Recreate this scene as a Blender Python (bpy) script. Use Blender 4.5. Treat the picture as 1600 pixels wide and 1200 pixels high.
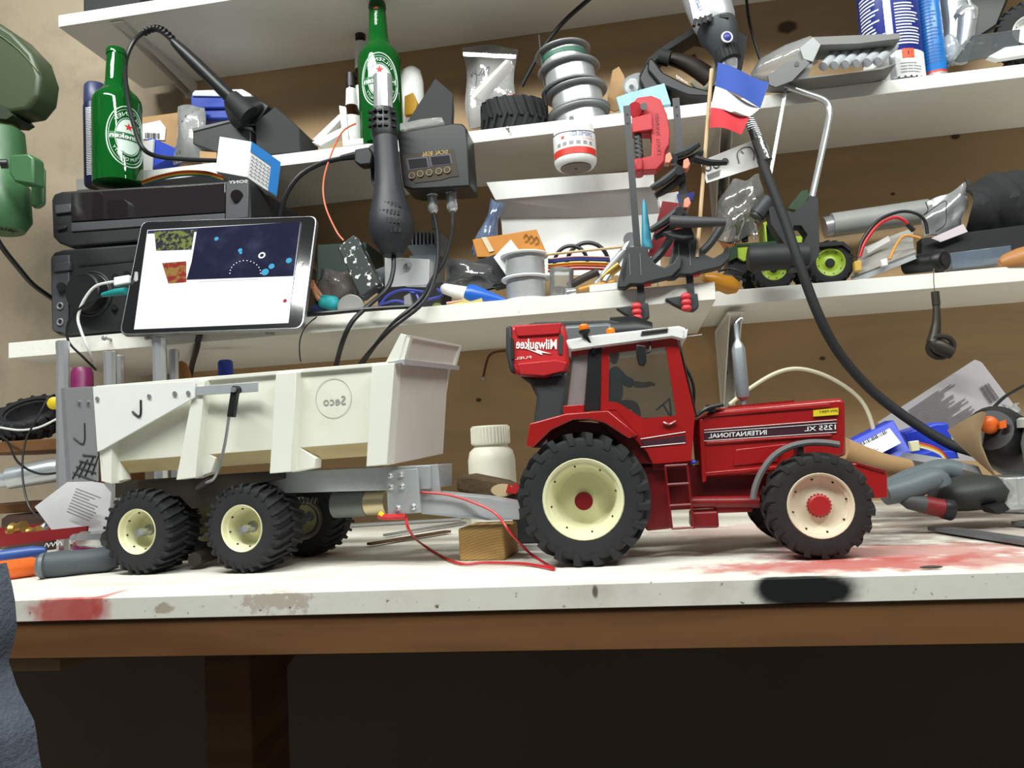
import bpy, bmesh, math, random
from mathutils import Vector, Matrix, Euler
random.seed(7)
V = Vector
SC = bpy.context.scene
COL = SC.collection
for _o in list(bpy.data.objects):
    bpy.data.objects.remove(_o, do_unlink=True)

# ---------------------------------------------------------------- camera
CAM = V((0.0, 0.0, 0.10))
YAW, PITCH, ROLL = math.radians(8.87), math.radians(5.13), math.radians(3.18)
FPX = 1200.0
_fw = V((-math.sin(YAW)*math.cos(PITCH), math.cos(YAW)*math.cos(PITCH), math.sin(PITCH)))
_r0 = V((math.cos(YAW), math.sin(YAW), 0)); _u0 = _r0.cross(_fw)
_r = _r0*math.cos(ROLL) - _u0*math.sin(ROLL); _u = _r.cross(_fw)
cd = bpy.data.cameras.new('camera'); cam = bpy.data.objects.new('camera', cd); COL.objects.link(cam)
cam.matrix_world = Matrix(((_r.x, _u.x, -_fw.x, CAM.x), (_r.y, _u.y, -_fw.y, CAM.y), (_r.z, _u.z, -_fw.z, CAM.z), (0, 0, 0, 1)))
cd.sensor_width = 36; cd.lens = FPX/1600*36; cd.clip_start = .01; cd.clip_end = 50
SC.camera = cam
# ---------------------------------------------------------------- light
wd = bpy.data.worlds.new('world'); SC.world = wd; wd.use_nodes = True
wd.node_tree.nodes['Background'].inputs[0].default_value = (.95, 1, .97, 1)
wd.node_tree.nodes['Background'].inputs[1].default_value = .10
def area(name, loc, target, sx, sy, power, col):
    l = bpy.data.lights.new(name, 'AREA'); l.shape = 'RECTANGLE'; l.size = sx; l.size_y = sy
    l.energy = power; l.color = col
    o = bpy.data.objects.new(name, l); COL.objects.link(o); o.location = loc
    o.rotation_euler = (V(target)-V(loc)).to_track_quat('-Z', 'Y').to_euler()
    return o
area('ceiling_tube_light', (-.55, .10, 1.30), (-.2, .95, .2), 1.2, .10, 22, (.96, 1, .95))
area('ceiling_tube_light', (.75, .0, 1.30), (.1, 1.0, .2), 1.2, .10, 15, (.96, 1, .95))
SC.view_settings.view_transform = 'Standard'; SC.view_settings.look = 'None'
SC.view_settings.gamma = 1; SC.view_settings.use_curve_mapping = False
SC.view_settings.exposure = 0.30

# ---------------------------------------------------------------- pixel -> place helpers (1600x1200 frame)
def ray(x, y): return _fw + _r*((x-800)/FPX) - _u*((y-600)/FPX)
def W(x, y, Y, zmin=None):
    d = ray(x, y); p = CAM + d*(Y/d.y)
    if zmin is not None and p.z < zmin: p.z = zmin
    return p
def G(x, y, Z=0.0):
    d = ray(x, y); return CAM + d*((Z-CAM.z)/d.z)
def onplane(x, y, p, n):
    d = ray(x, y); return CAM + d*((p-CAM).dot(n)/d.dot(n))
def mpp(x, y, Y): return (W(x, y, Y)-CAM).dot(_fw)/FPX
F1, F1R, F2, F3 = .292, .299, .560, .812     # shelf top heights

# ---------------------------------------------------------------- materials
def lin(c):
    return tuple(((v/255)/12.92 if v/255 <= .04045 else ((v/255+.055)/1.055)**2.4) for v in c)+(1,)
MATS = {}
class NT:
    def __init__(s, m): s.t = m.node_tree; s.n = s.t.nodes; s.l = s.t.links
    def add(s, typ, **kw):
        n = s.n.new(typ)
        for k, v in kw.items():
            if k.startswith('i'):
                n.inputs[int(k[1:])].default_value = v
            else: setattr(n, k, v)
        return n
    def link(s, a, b): s.l.new(a, b)
    def mix(s, fac, a, b, mode='MIX'):
        n = s.n.new('ShaderNodeMix'); n.data_type = 'RGBA'; n.blend_type = mode
        for sock, v in ((n.inputs[0], fac), (n.inputs[6], a), (n.inputs[7], b)):
            if hasattr(v, 'is_linked'): s.l.new(v, sock)
            else: sock.default_value = v
        return n.outputs[2]
    def math(s, op, a, b=None, clamp=False):
        n = s.n.new('ShaderNodeMath'); n.operation = op; n.use_clamp = clamp
        for sock, v in ((n.inputs[0], a), (n.inputs[1], b)):
            if v is None: continue
            if hasattr(v, 'is_linked'): s.l.new(v, sock)
            else: sock.default_value = v
        return n.outputs[0]
    def noise(s, scale, detail=3, coord=None, rough=.55, vec=None):
        n = s.n.new('ShaderNodeTexNoise'); n.inputs['Scale'].default_value = scale
        n.inputs['Detail'].default_value = detail; n.inputs['Roughness'].default_value = rough
        if vec is not None: s.l.new(vec, n.inputs['Vector'])
        return n.outputs[0]
    def pos(s, sx=1, sy=1, sz=1, loc=(0, 0, 0)):
        g = s.n.new('ShaderNodeNewGeometry'); m = s.n.new('ShaderNodeMapping')
        m.inputs['Scale'].default_value = (sx, sy, sz); m.inputs['Location'].default_value = loc
        s.l.new(g.outputs['Position'], m.inputs['Vector']); return m.outputs[0]
    def ramp(s, v, a, b, ca=0., cb=1.):
        n = s.n.new('ShaderNodeMapRange'); s.l.new(v, n.inputs[0])
        n.inputs[1].default_value = a; n.inputs[2].default_value = b; n.inputs[3].default_value = ca; n.inputs[4].default_value = cb
        n.interpolation_type = 'SMOOTHSTEP'
        return n.outputs[0]
    def spot(s, c, rad, nz=.35, nscale=60):
        """0..1 mask, 1 inside an ellipsoid at world point c with ragged rim"""
        p = s.pos(1/rad[0], 1/rad[1], 1/rad[2], (-c[0]/rad[0], -c[1]/rad[1], -c[2]/rad[2]))
        ln = s.n.new('ShaderNodeVectorMath'); ln.operation = 'LENGTH'; s.l.new(p, ln.inputs[0])
        n = s.noise(nscale, 4, vec=s.pos())
        d = s.math('ADD', ln.outputs['Value'], s.math('MULTIPLY', s.math('SUBTRACT', n, .5), nz*4))
        return s.ramp(d, .55, 1.05, 1, 0)
def mat(name, col, rough=.5, metal=0., var=.10, scale=40., bump=0., coat=0., spec=.5, custom=None, emit=None, bscale=None, alpha=1.):
    if name in MATS: return MATS[name]
    m = bpy.data.materials.new(name); m.use_nodes = True; MATS[name] = m
    t = NT(m); b = t.n['Principled BSDF']
    c = lin(col) if max(col) > 1 else tuple(col)+(1,)
    b.inputs['Roughness'].default_value = rough; b.inputs['Metallic'].default_value = metal
    b.inputs['Coat Weight'].default_value = coat; b.inputs['Specular IOR Level'].default_value = spec
    b.inputs['Alpha'].default_value = alpha
    nz = t.noise(scale, 4, vec=t.pos())
    base = t.mix(nz, tuple(v*(1-var) for v in c[:3])+(1,), tuple(min(1, v*(1+var)) for v in c[:3])+(1,))
    if custom: base = custom(t, base, b) or base
    if not emit: t.link(base, b.inputs['Base Color'])
    else: b.inputs['Base Color'].default_value = (.01, .01, .01, 1)
    if bump:
        bn = t.n.new('ShaderNodeBump'); bn.inputs['Strength'].default_value = bump; bn.inputs['Distance'].default_value = .002
        t.link(t.noise(bscale or scale*3, 4, vec=t.pos()), bn.inputs['Height']); t.link(bn.outputs[0], b.inputs['Normal'])
    if emit:
        t.link(base, b.inputs['Emission Color']); b.inputs['Emission Strength'].default_value = emit
    return m
def clear(name, col=(235, 240, 240), opac=.22, rough=.12, gloss=.35):
    """thin clear plastic: mostly see-through, some diffuse haze and shine"""
    if name in MATS: return MATS[name]
    m = bpy.data.materials.new(name); m.use_nodes = True; MATS[name] = m
    t = NT(m); t.n.remove(t.n['Principled BSDF']); out = t.n['Material Output']
    tr = t.add('ShaderNodeBsdfTransparent'); df = t.add('ShaderNodeBsdfDiffuse'); gl = t.add('ShaderNodeBsdfGlossy')
    c = lin(col); tr.inputs[0].default_value = tuple(.55+.45*v for v in c[:3])+(1,)
    nz = t.noise(60, 4, vec=t.pos()); t.link(t.mix(nz, tuple(v*.8 for v in c[:3])+(1,), c), df.inputs[0])
    gl.inputs['Roughness'].default_value = rough
    m1 = t.add('ShaderNodeMixShader'); m1.inputs[0].default_value = opac
    t.link(tr.outputs[0], m1.inputs[1]); t.link(df.outputs[0], m1.inputs[2])
    fr = t.add('ShaderNodeFresnel'); fr.inputs[0].default_value = 1.45
    bp = t.add('ShaderNodeBump'); bp.inputs['Strength'].default_value = .4; bp.inputs['Distance'].default_value = .003
    t.link(t.noise(45, 3, vec=t.pos()), bp.inputs['Height']); t.link(bp.outputs[0], gl.inputs['Normal']); t.link(bp.outputs[0], fr.inputs['Normal'])
    m2 = t.add('ShaderNodeMixShader'); t.link(t.math('ADD', fr.outputs[0], gloss*.15, True), m2.inputs[0])
    t.link(m1.outputs[0], m2.inputs[1]); t.link(gl.outputs[0], m2.inputs[2]); t.link(m2.outputs[0], out.inputs[0])
    return m
def glass(name, col, diff=.25):
    if name in MATS: return MATS[name]
    m = bpy.data.materials.new(name); m.use_nodes = True; MATS[name] = m
    t = NT(m); t.n.remove(t.n['Principled BSDF']); out = t.n['Material Output']
    c = lin(col)
    tr = t.add('ShaderNodeBsdfTransparent'); tr.inputs[0].default_value = tuple(min(1, v**.5) for v in c[:3])+(1,)
    nz = t.noise(30, 3, vec=t.pos()); df = t.add('ShaderNodeBsdfDiffuse')
    t.link(t.mix(nz, tuple(v*.8 for v in c[:3])+(1,), c), df.inputs[0])
    tl = t.add('ShaderNodeBsdfTranslucent'); tl.inputs[0].default_value = c
    md = t.add('ShaderNodeMixShader'); md.inputs[0].default_value = .5; t.link(df.outputs[0], md.inputs[1]); t.link(tl.outputs[0], md.inputs[2])
    m1 = t.add('ShaderNodeMixShader'); m1.inputs[0].default_value = diff; t.link(tr.outputs[0], m1.inputs[1]); t.link(md.outputs[0], m1.inputs[2])
    gl = t.add('ShaderNodeBsdfGlossy'); gl.inputs['Roughness'].default_value = .04
    fr = t.add('ShaderNodeFresnel'); fr.inputs[0].default_value = 1.5
    m2 = t.add('ShaderNodeMixShader'); t.link(fr.outputs[0], m2.inputs[0]); t.link(m1.outputs[0], m2.inputs[1]); t.link(gl.outputs[0], m2.inputs[2])
    t.link(m2.outputs[0], out.inputs[0]); return m

# ---------------------------------------------------------------- mesh builder
def catmull(pts, k=6):
    pts = [V(p) for p in pts]
    if len(pts) < 3: return pts
    out = []
    for i in range(len(pts)-1):
        p0 = pts[max(0, i-1)]; p1 = pts[i]; p2 = pts[i+1]; p3 = pts[min(len(pts)-1, i+2)]
        for j in range(k):
            t = j/k
            out.append(.5*((2*p1)+(p2-p0)*t+(2*p0-5*p1+4*p2-p3)*t*t+(3*p1-p0-3*p2+p3)*t**3))
    out.append(pts[-1]); return out
def basis(ax):
    ax = V(ax).normalized(); h = V((0, 0, 1)) if abs(ax.z) < .9 else V((1, 0, 0))
    a = ax.cross(h).normalized(); return a, ax.cross(a).normalized(), ax
class MB:
    def __init__(s): s.v = []; s.f = []
    def add(s, vs, fs):
        o = len(s.v); s.v += [V(p) for p in vs]; s.f += [tuple(i+o for i in f) for f in fs]; return s
    def prism(s, pts, d):
        n = len(pts); d = V(d); pts = [V(p) for p in pts]
        fs = [tuple(range(n)), tuple(range(2*n-1, n-1, -1))]+[(i, i+n, (i+1) % n+n, (i+1) % n) for i in range(n)]
        return s.add(pts+[p+d for p in pts], fs)
    def px(s, pts, Y, th, zmin=None): return s.prism([W(x, y, Y, zmin) for x, y in pts], (0, th, 0))
    def box(s, c, size, rot=(0, 0, 0)):
        R = Euler([math.radians(a) for a in rot]).to_matrix(); c = V(c); h = [a/2 for a in size]
        vs = [c+R@V((x*h[0], y*h[1], z*h[2])) for x in (-1, 1) for y in (-1, 1) for z in (-1, 1)]
        return s.add(vs, [(0, 1, 3, 2), (4, 6, 7, 5), (0, 4, 5, 1), (2, 3, 7, 6), (0, 2, 6, 4), (1, 5, 7, 3)])
    def bpx(s, x0, y0, x1, y1, Y, d, rot=(0, 0, 0), zmin=None):
        """box seen front-on between two pixel corners, front face at depth Y"""
        xc, yc = (x0+x1)/2, (y0+y1)/2; m = mpp(xc, yc, Y); c = W(xc, yc, Y); w = abs(x1-x0)*m; h = abs(y1-y0)*m
        if zmin is not None:
            top = c.z+h/2; h = top-zmin; c.z = zmin+h/2
        c.y += d/2; return s.box(c, (w, d, h), rot)
    def tube(s, pts, r, n=8, k=6, cap=True, flat=None):
        P = catmull(pts, k) if k else [V(p) for p in pts]
        m = len(P); rr = r if isinstance(r, (list, tuple)) else None
        a = None; vs = []
        for i, p in enumerate(P):
            t = (P[min(m-1, i+1)]-P[max(0, i-1)])
            if t.length < 1e-9: t = V((0, 0, 1))
            t.normalize()
            if a is None: a = basis(t)[0]
            else:
                a = a-t*a.dot(t)
                if a.length < 1e-6: a = basis(t)[0]
                a.normalize()
            b = t.cross(a)
            if rr:
                u = i/(m-1)*(len(rr)-1); j = min(int(u), len(rr)-2); q = rr[j]+(rr[j+1]-rr[j])*(u-j)
            else: q = r
            for j in range(n):
                an = 2*math.pi*j/n; vs.append(p+a*math.cos(an)*q+b*math.sin(an)*q*(flat or 1))
        fs = [(i*n+j, i*n+(j+1) % n, (i+1)*n+(j+1) % n, (i+1)*n+j) for i in range(m-1) for j in range(n)]
        if cap: fs += [tuple(range(n-1, -1, -1)), tuple(range((m-1)*n, m*n))]
        return s.add(vs, fs)
    def lathe(s, A, B, prof, n=24, caps=True):
        """profile of (t, radius): t in 0..1 along A->B"""
        A, B = V(A), V(B); a, b, ax = basis(B-A); vs = []
        for t, r in prof:
            p = A+(B-A)*t
            for j in range(n):
                an = 2*math.pi*j/n; vs.append(p+a*math.cos(an)*r+b*math.sin(an)*r)
        m = len(prof)
        fs = [(i*n+j, i*n+(j+1) % n, (i+1)*n+(j+1) % n, (i+1)*n+j) for i in range(m-1) for j in range(n)]
        if caps: fs += [tuple(range(n-1, -1, -1)), tuple(range((m-1)*n, m*n))]
        return s.add(vs, fs)
    def cyl(s, A, B, r, r2=None, n=20): return s.lathe(A, B, [(0, r), (1, r if r2 is None else r2)], n)
    def ell(s, c, rad, rot=(0, 0, 0), n=14, m=8):
        R = Euler([math.radians(a) for a in rot]).to_matrix(); c = V(c); vs = []; fs = []
        for i in range(m+1):
            th = math.pi*i/m
            for j in range(n):
                ph = 2*math.pi*j/n
                vs.append(c+R@V((rad[0]*math.sin(th)*math.cos(ph), rad[1]*math.sin(th)*math.sin(ph), rad[2]*math.cos(th))))
        for i in range(m):
            for j in range(n): fs.append((i*n+j, (i+1)*n+j, (i+1)*n+(j+1) % n, i*n+(j+1) % n))
        return s.add(vs, fs)
    def torus(s, c, ax, R, r, n=28, m=8, a0=0, a1=360, flat=1):
        a, b, ax = basis(ax); c = V(c); full = abs(a1-a0) >= 360; k = n if full else n+1
        vs = []
        for i in range(k):
            t = math.radians(a0+(a1-a0)*i/n); d = a*math.cos(t)+b*math.sin(t)
            for j in range(m):
                p = 2*math.pi*j/m; vs.append(c+d*(R+r*math.cos(p))+ax*r*flat*math.sin(p))
        fs = []
        for i in range(n if full else k-1):
            for j in range(m): fs.append((i*m+j, ((i+1) % k)*m+j, ((i+1) % k)*m+(j+1) % m, i*m+(j+1) % m))
        if not full: fs += [tuple(range(m)), tuple(range((k-1)*m, k*m))]
        return s.add(vs, fs)
    def sheet(s, grid, th=.0006):
        """grid[row][col] of points -> thin solid sheet"""
        R, C = len(grid), len(grid[0]); o = [V(p) for r in grid for p in r]
        nrm = []
        for i in range(R):
            for j in range(C):
                du = V(grid[i][min(C-1, j+1)])-V(grid[i][max(0, j-1)]); dv = V(grid[min(R-1, i+1)][j])-V(grid[max(0, i-1)][j])
                n = du.cross(dv); nrm.append(n.normalized()*th if n.length > 1e-12 else V((0, th, 0)))
        N = R*C; vs = o+[p+q for p, q in zip(o, nrm)]; fs = []
        for i in range(R-1):
            for j in range(C-1):
                a, b, c, d = i*C+j, i*C+j+1, (i+1)*C+j+1, (i+1)*C+j
                fs += [(a, b, c, d), (d+N, c+N, b+N, a+N)]
        ring = [j for j in range(C)]+[i*C+C-1 for i in range(1, R)]+[(R-1)*C+j for j in range(C-2, -1, -1)]+[i*C for i in range(R-2, 0, -1)]
        for i, a in enumerate(ring):
            b = ring[(i+1) % len(ring)]; fs.append((a, a+N, b+N, b))
        return s.add(vs, fs)
    def quad4(s, p00, p10, p11, p01, nu, nv, fn=None, th=.0006):
        """sheet over four corners; fn(u,v)->offset vector"""
        p00, p10, p11, p01 = map(V, (p00, p10, p11, p01)); g = []
        for i in range(nv+1):
            v = i/nv; row = []
            for j in range(nu+1):
                u = j/nu; p = (p00*(1-u)+p10*u)*(1-v)+(p01*(1-u)+p11*u)*v
                row.append(p+(V(fn(u, v)) if fn else V()))
            g.append(row)
        return s.sheet(g, th)
    def xf(s, M): s.v = [M@p for p in s.v]; return s

def mk(name, mb, m, parent=None, smooth=True, bev=0, ang=40, segs=2, label=None, origin=None):
    me = bpy.data.meshes.new(name)
    if parent is not None:
        root = parent
        while root.parent: root = root.parent
        o0 = V(root.location)
    else:
        if origin is None:
            xs = [p.x for p in mb.v]; ys = [p.y for p in mb.v]; zs = [p.z for p in mb.v]
            o0 = V(((min(xs)+max(xs))/2, (min(ys)+max(ys))/2, min(zs)))
        else: o0 = V(origin)
    me.from_pydata([p-o0 for p in mb.v], [], mb.f)
    bm = bmesh.new(); bm.from_mesh(me); bmesh.ops.recalc_face_normals(bm, faces=bm.faces); bm.to_mesh(me); bm.free()
    if smooth:
        me.polygons.foreach_set('use_smooth', [True]*len(me.polygons)); me.set_sharp_from_angle(angle=math.radians(ang))
    me.materials.append(m)
    ob = bpy.data.objects.new(name, me); COL.objects.link(ob)
    if parent is not None: ob.parent = parent
    else: ob.location = o0
    if bev:
        b = ob.modifiers.new('bevel', 'BEVEL'); b.width = bev; b.segments = segs; b.limit_method = 'ANGLE'; b.angle_limit = math.radians(35)
    if label: ob['label'] = label
    return ob
def tag(o, label, cat, group=None):
    o['label'] = label; o['category'] = cat
    if group: o['group'] = group
    return o
def thing(name, loc, label, cat, group=None):
    o = bpy.data.objects.new(name, None); COL.objects.link(o); o.location = V(loc); o.empty_display_size = .02
    return tag(o, label, cat, group)
def solo(name, mb, m, label, cat, group=None, **kw): return tag(mk(name, mb, m, **kw), label, cat, group)
def struct(name, mb, m, **kw):
    o = mk(name, mb, m, **kw); o['kind'] = 'structure'; return o
def text(body, fn, m, parent, name='lettering', mirror=True, th=.0003, bold=0.):
    """lettering as real geometry; fn(u,v) with u,v in 0..1 over the word's box -> world point; mirrored as the photo shows it"""
    cu = bpy.data.curves.new('t', 'FONT'); cu.body = body; cu.resolution_u = 2; cu.offset = bold
    ob = bpy.data.objects.new('t', cu); COL.objects.link(ob)
    dg = bpy.context.evaluated_depsgraph_get(); me = bpy.data.meshes.new_from_object(ob.evaluated_get(dg))
    bpy.data.objects.remove(ob, do_unlink=True)
    vs = [v.co.copy() for v in me.vertices]; fs = [tuple(p.vertices) for p in me.polygons]
    x0 = min(p.x for p in vs); x1 = max(p.x for p in vs); y0 = min(p.y for p in vs); y1 = max(p.y for p in vs)
    mb = MB(); mb.v = [V(fn(1-(p.x-x0)/(x1-x0) if mirror else (p.x-x0)/(x1-x0), (p.y-y0)/(y1-y0))) for p in vs]; mb.f = fs
    bpy.data.meshes.remove(me)
    return mk(name, mb, m, parent, smooth=False)
def flatfn(a, b, c, d):
    """corners: a left-bottom, b right-bottom, c right-top, d left-top"""
    a, b, c, d = map(V, (a, b, c, d))
    return lambda u, v: (a*(1-u)+b*u)*(1-v)+(d*(1-u)+c*u)*v
def fpx(x0, y0, x1, y1, Y, dy=0):
    """text field from bottom-left pixel to top-right pixel; dy = drop of the right end"""
    return flatfn(W(x0, y0, Y), W(x1, y0+dy, Y), W(x1, y1+dy, Y), W(x0, y1, Y))
def strokes(lines, r, m, parent, name='pen_mark'):
    mb = MB()
    for l in lines: mb.tube(l, r, n=5, k=4)
    return mk(name, mb, m, parent)
def wheel(root, c, ax, R, w, rim, nl, mt, mrim, mhub, lug=.004, skew=.18, dish=.6, hubR=.35, lw=.30, name='tyre', hubd=.5, teeth=0):
    """ax points to the side that shows. tyre > rim > hub"""
    ax = V(ax).normalized(); c = V(c); h = w/2
    def lat(prof, n=40, caps=False):
        return MB().lathe(c-ax, c+ax, [((y+1)/2, r) for y, r in prof], n, caps)
    rb = R-lug
    p = [(-h*.72, rim*.98), (-h*.95, rim*1.04), (-h, (rim+rb)/2), (-h*.93, rb*.96), (-h*.78, rb), (0, rb*1.012), (h*.78, rb), (h*.93, rb*.96), (h, (rim+rb)/2), (h*.95, rim*1.04), (h*.72, rim*.98)]
    t = lat(p); a, b, _ = basis(ax)
    for s in (-1, 1):
        for i in range(nl):
            a0 = 2*math.pi*(i+(.5 if s > 0 else 0))/nl; da = math.pi/nl*lw*2
            pts = []
            for y, an, r0, r1 in ((-.06*h*s, a0+skew, rb*.99, R), (h*.55*s, a0+skew*.35, rb*.99, R), (h*.9*s, a0, rb*.95, R*.985), (h*1.0*s, a0-.02, rb*.88, rb*.93)):
                for q in (-da/2, da/2):
                    for r in (r0, r1):
                        d = a*math.cos(an+q)+b*math.sin(an+q); pts.append(c+ax*y+d*r)
            fs = [(0, 1, 3, 2), (12, 14, 15, 13)]
            for k in range(3):
                o = k*4; fs += [(o, o+4, o+5, o+1), (o+1, o+5, o+7, o+3), (o+3, o+7, o+6, o+2), (o+2, o+6, o+4, o)]
            t.add(pts, fs)
    ty = mk(name, t, mt, root)
    dp = h*dish
    rp = [(h*.9, rim*1.03), (h*.97, rim*1.0), (h*.93, rim*.945), (h*.72, rim*.93), (h*.68, rim*.86), (h*.52, rim*.84), (h-dp*.9, rim*.74), (h-dp, rim*.66), (h-dp*1.0, rim*.5), (h-dp*.8, rim*hubR*1.02), (h-dp*.8, .0001)]
    rm = mk('rim', lat(rp), mrim, ty)
    bo = MB()
    for i in range(8):
        d = a*math.cos(i*math.pi/4+.2)+b*math.sin(i*math.pi/4+.2); q = c+ax*(h*.62)+d*rim*.83
        bo.cyl(q-ax*.0004, q+ax*.0010, .0009, n=6)
    mk('rim_bolts', bo, mat('dark_bolt', (60, 55, 40), .5, .5), ty)
    hb = lat([(h-dp, rim*hubR), (h-dp+h*.25*hubd*2, rim*hubR), (h-dp+h*.32*hubd*2, rim*hubR*.85), (h-dp+h*.32*hubd*2, .0001)], 20)
    if teeth:
        for i in range(teeth):
            d = a*math.cos(2*math.pi*i/teeth)+b*math.sin(2*math.pi*i/teeth); q = c+d*rim*hubR*1.02
            hb.cyl(q+ax*(h-dp), q+ax*(h-dp+h*.22*hubd*2), rim*.035, n=5)
    mk('hub', hb, mhub, ty)
    return ty

# ---------------------------------------------------------------- shared materials
def wood_custom(t, base, b):
    w = t.n.new('ShaderNodeTexNoise'); t.link(t.pos(2.2, 2.2, 26), w.inputs['Vector']); w.inputs['Scale'].default_value = 1.4; w.inputs['Detail'].default_value = 6; w.inputs['Distortion'].default_value = .8
    return t.mix(t.ramp(w.outputs[0], .3, .7), base, t.mix(1., base, (.70, .60, .50, 1), 'MULTIPLY'))
WHITE = mat('white_melamine', (238, 238, 232), .45, var=.03)
BLK = mat('black_plastic', (26, 27, 29), .42, var=.15)
BLKM = mat('black_matt', (30, 31, 33), .7, var=.2)
RUB = mat('rubber', (31, 32, 35), .75, var=.35, scale=120)
CHR = mat('chrome', (222, 225, 228), .16, .72, var=.05)
ALU = mat('aluminium', (184, 188, 192), .4, .3, var=.10, scale=90)
STEEL = mat('steel', (160, 162, 165), .32, .5, var=.15)
PAPW = mat('white_paper', (232, 232, 230), .7, var=.04)
WHT = mat('white_plastic', (236, 238, 236), .4, var=.04)
INK = mat('black_ink', (18, 18, 20), .6)
PRINT = mat('white_print', (240, 242, 240), .6)
RED = mat('red_paint', (158, 22, 22), .32, var=.10, coat=.3)
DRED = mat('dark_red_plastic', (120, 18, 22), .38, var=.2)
CREAM = mat('cream_rim', (226, 224, 186), .45, var=.10, scale=80)
CARD = mat('cardboard', (176, 140, 98), .8, var=.12)
GRYP = mat('grey_plastic', (104, 112, 118), .45, var=.12)
CLEAR = clear('clear_plastic')
BAG = clear('clear_bag', (240, 240, 240), .34, .1, .6)
PLYW = mat('pale_plywood', (214, 186, 140), .65, custom=wood_custom)
# ================================================================ structure
YW = 1.22
def ply(t, base, b):
    w = t.n.new('ShaderNodeTexNoise'); t.link(t.pos(1.4, 1.4, 8), w.inputs['Vector']); w.inputs['Scale'].default_value = 1.5; w.inputs['Detail'].default_value = 7; w.inputs['Distortion'].default_value = 1.1
    base = t.mix(t.ramp(w.outputs[0], .2, .85), base, (.33, .225, .128, 1))
    for x, y, r in ((1230, 42, .013), (1395, 303, .003), (1493, 213, .006), (748, 625, .004), (1285, 560, .004)):
        base = t.mix(t.spot(W(x, y, YW), (r*1.4, r*1.4, r), .12, 90), base, (.06, .03, .013, 1))
    return base
PLY = mat('plywood_wall', (190, 156, 112), .6, var=.10, scale=8, custom=ply, bump=.05)
def plas(t, base, b):
    n = t.noise(14, 6, vec=t.pos()); base = t.mix(t.ramp(n, .45, .8), base, (.30, .25, .19, 1))
    return base
PLAS = mat('rough_plaster', (172, 156, 134), .9, var=.08, scale=5, custom=plas, bump=.5, bscale=90)
struct('wall_back', MB().box((0, YW+.09, .3), (5.0, .12, 2.6)), PLAS)
lx = W(286, 140, YW).x
struct('wall_panel', MB().box(((lx+1.6)/2, YW+.015, .66), (1.6-lx, .03, 1.32)), PLY)
struct('floor', MB().box((0, .0, -.92), (6, 5, .04)), mat('concrete_floor', (70, 66, 62), .9, bump=.3))
# dark panel below the bench
struct('wall_lower', MB().box((0, YW+.012, -.48), (5, .02, .84)), mat('grey_board', (136, 118, 102), .85, var=.15, scale=6, bump=.2))

def shelf(name, x0, x1, yf, zb, th, label, mb_extra=None, mt=None):
    t = thing('wall_shelf', ((x0+x1)/2, (yf+YW)/2, zb), label, 'shelf')
    mk('board', MB().box(((x0+x1)/2, (yf+YW)/2, zb+th/2), (x1-x0, YW-yf, th)), mt or WHITE, t, bev=.0008)
    return t
def bracket(t, x, yf, zb, drop=.12, lean=0.):
    w = .022; m = mat('white_bracket', (222, 220, 212), .5)
    b = MB().box((x, YW-.0015, zb-drop/2), (w, .003, drop)).box((x, (yf+YW)/2, zb-.0015), (w, YW-yf, .003))
    for s in (-1, 1):
        b.prism([V((x+s*w*.36, yf+.005, zb-.003)), V((x+s*w*.36, YW-.003, zb-.003)), V((x+s*w*.36, YW-.003, zb-drop*.92))], (.0015, 0, 0))
    mk('bracket', b, m, t)
    mk('screw', MB().cyl((x, YW-.006, zb-drop*.5), (x, YW-.003, zb-drop*.5), .004, n=10), STEEL, t)
def dusty(t, base, b):
    return t.mix(t.ramp(t.noise(220, 3, vec=t.pos()), .60, .80), base, (.62, .60, .55, 1))
DUSTW = mat('dusty_white_board', (236, 234, 226), .55, var=.05, custom=dusty)
s3 = shelf('shelf', -.835, 1.3, 1.012, .793, .019, 'top white wall shelf with only its front edge and underside in view')
s2 = shelf('shelf', -.828, 1.3, 1.04, .542, .018, 'long white shelf carrying the beer bottles, solder spools and spray cans')
s1 = shelf('shelf', -.855, .107, .94, .270, .022, 'white dusty shelf holding the stereo, tablet and solder wire', mt=DUSTW)
s1r = shelf('shelf', .1125, 1.3, 1.04, .279, .020, 'white shelf under the small green toy tractor at right')
bracket(s3, W(190, 26, 1.03).x, 1.018, .793, .030)
bracket(s1r, W(1128, 520, YW).x, 1.05, .272, .135)
bracket(s2, W(1120, 300, YW).x, 1.05, .542, .12)
def screw(root, x, y, Y, ln=.010, r=.003):
    c = W(x, y, Y)
    o = mk('screw', MB().cyl(c, c+V((0, ln, 0)), r*.5, n=8).lathe(c-V((0, .001, 0)), c+V((0, .002, 0)), [(0, r*.6), (.3, r), (1, r)], 10), STEEL, root)
for x, y in ((793, 200),): screw(s2, x, y, 1.03)
for x, y in ((162, 528), (229, 527), (419, 519)): screw(s1, x, y, .925, .016, .0035)
solo('dark_case', MB().box((W(180, 0, 1.06).x, 1.11, F3+.04), (.10, .12, .08)), BLKM, 'dark case standing on the top shelf, cut by the frame', 'case', bev=.004)

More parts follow.
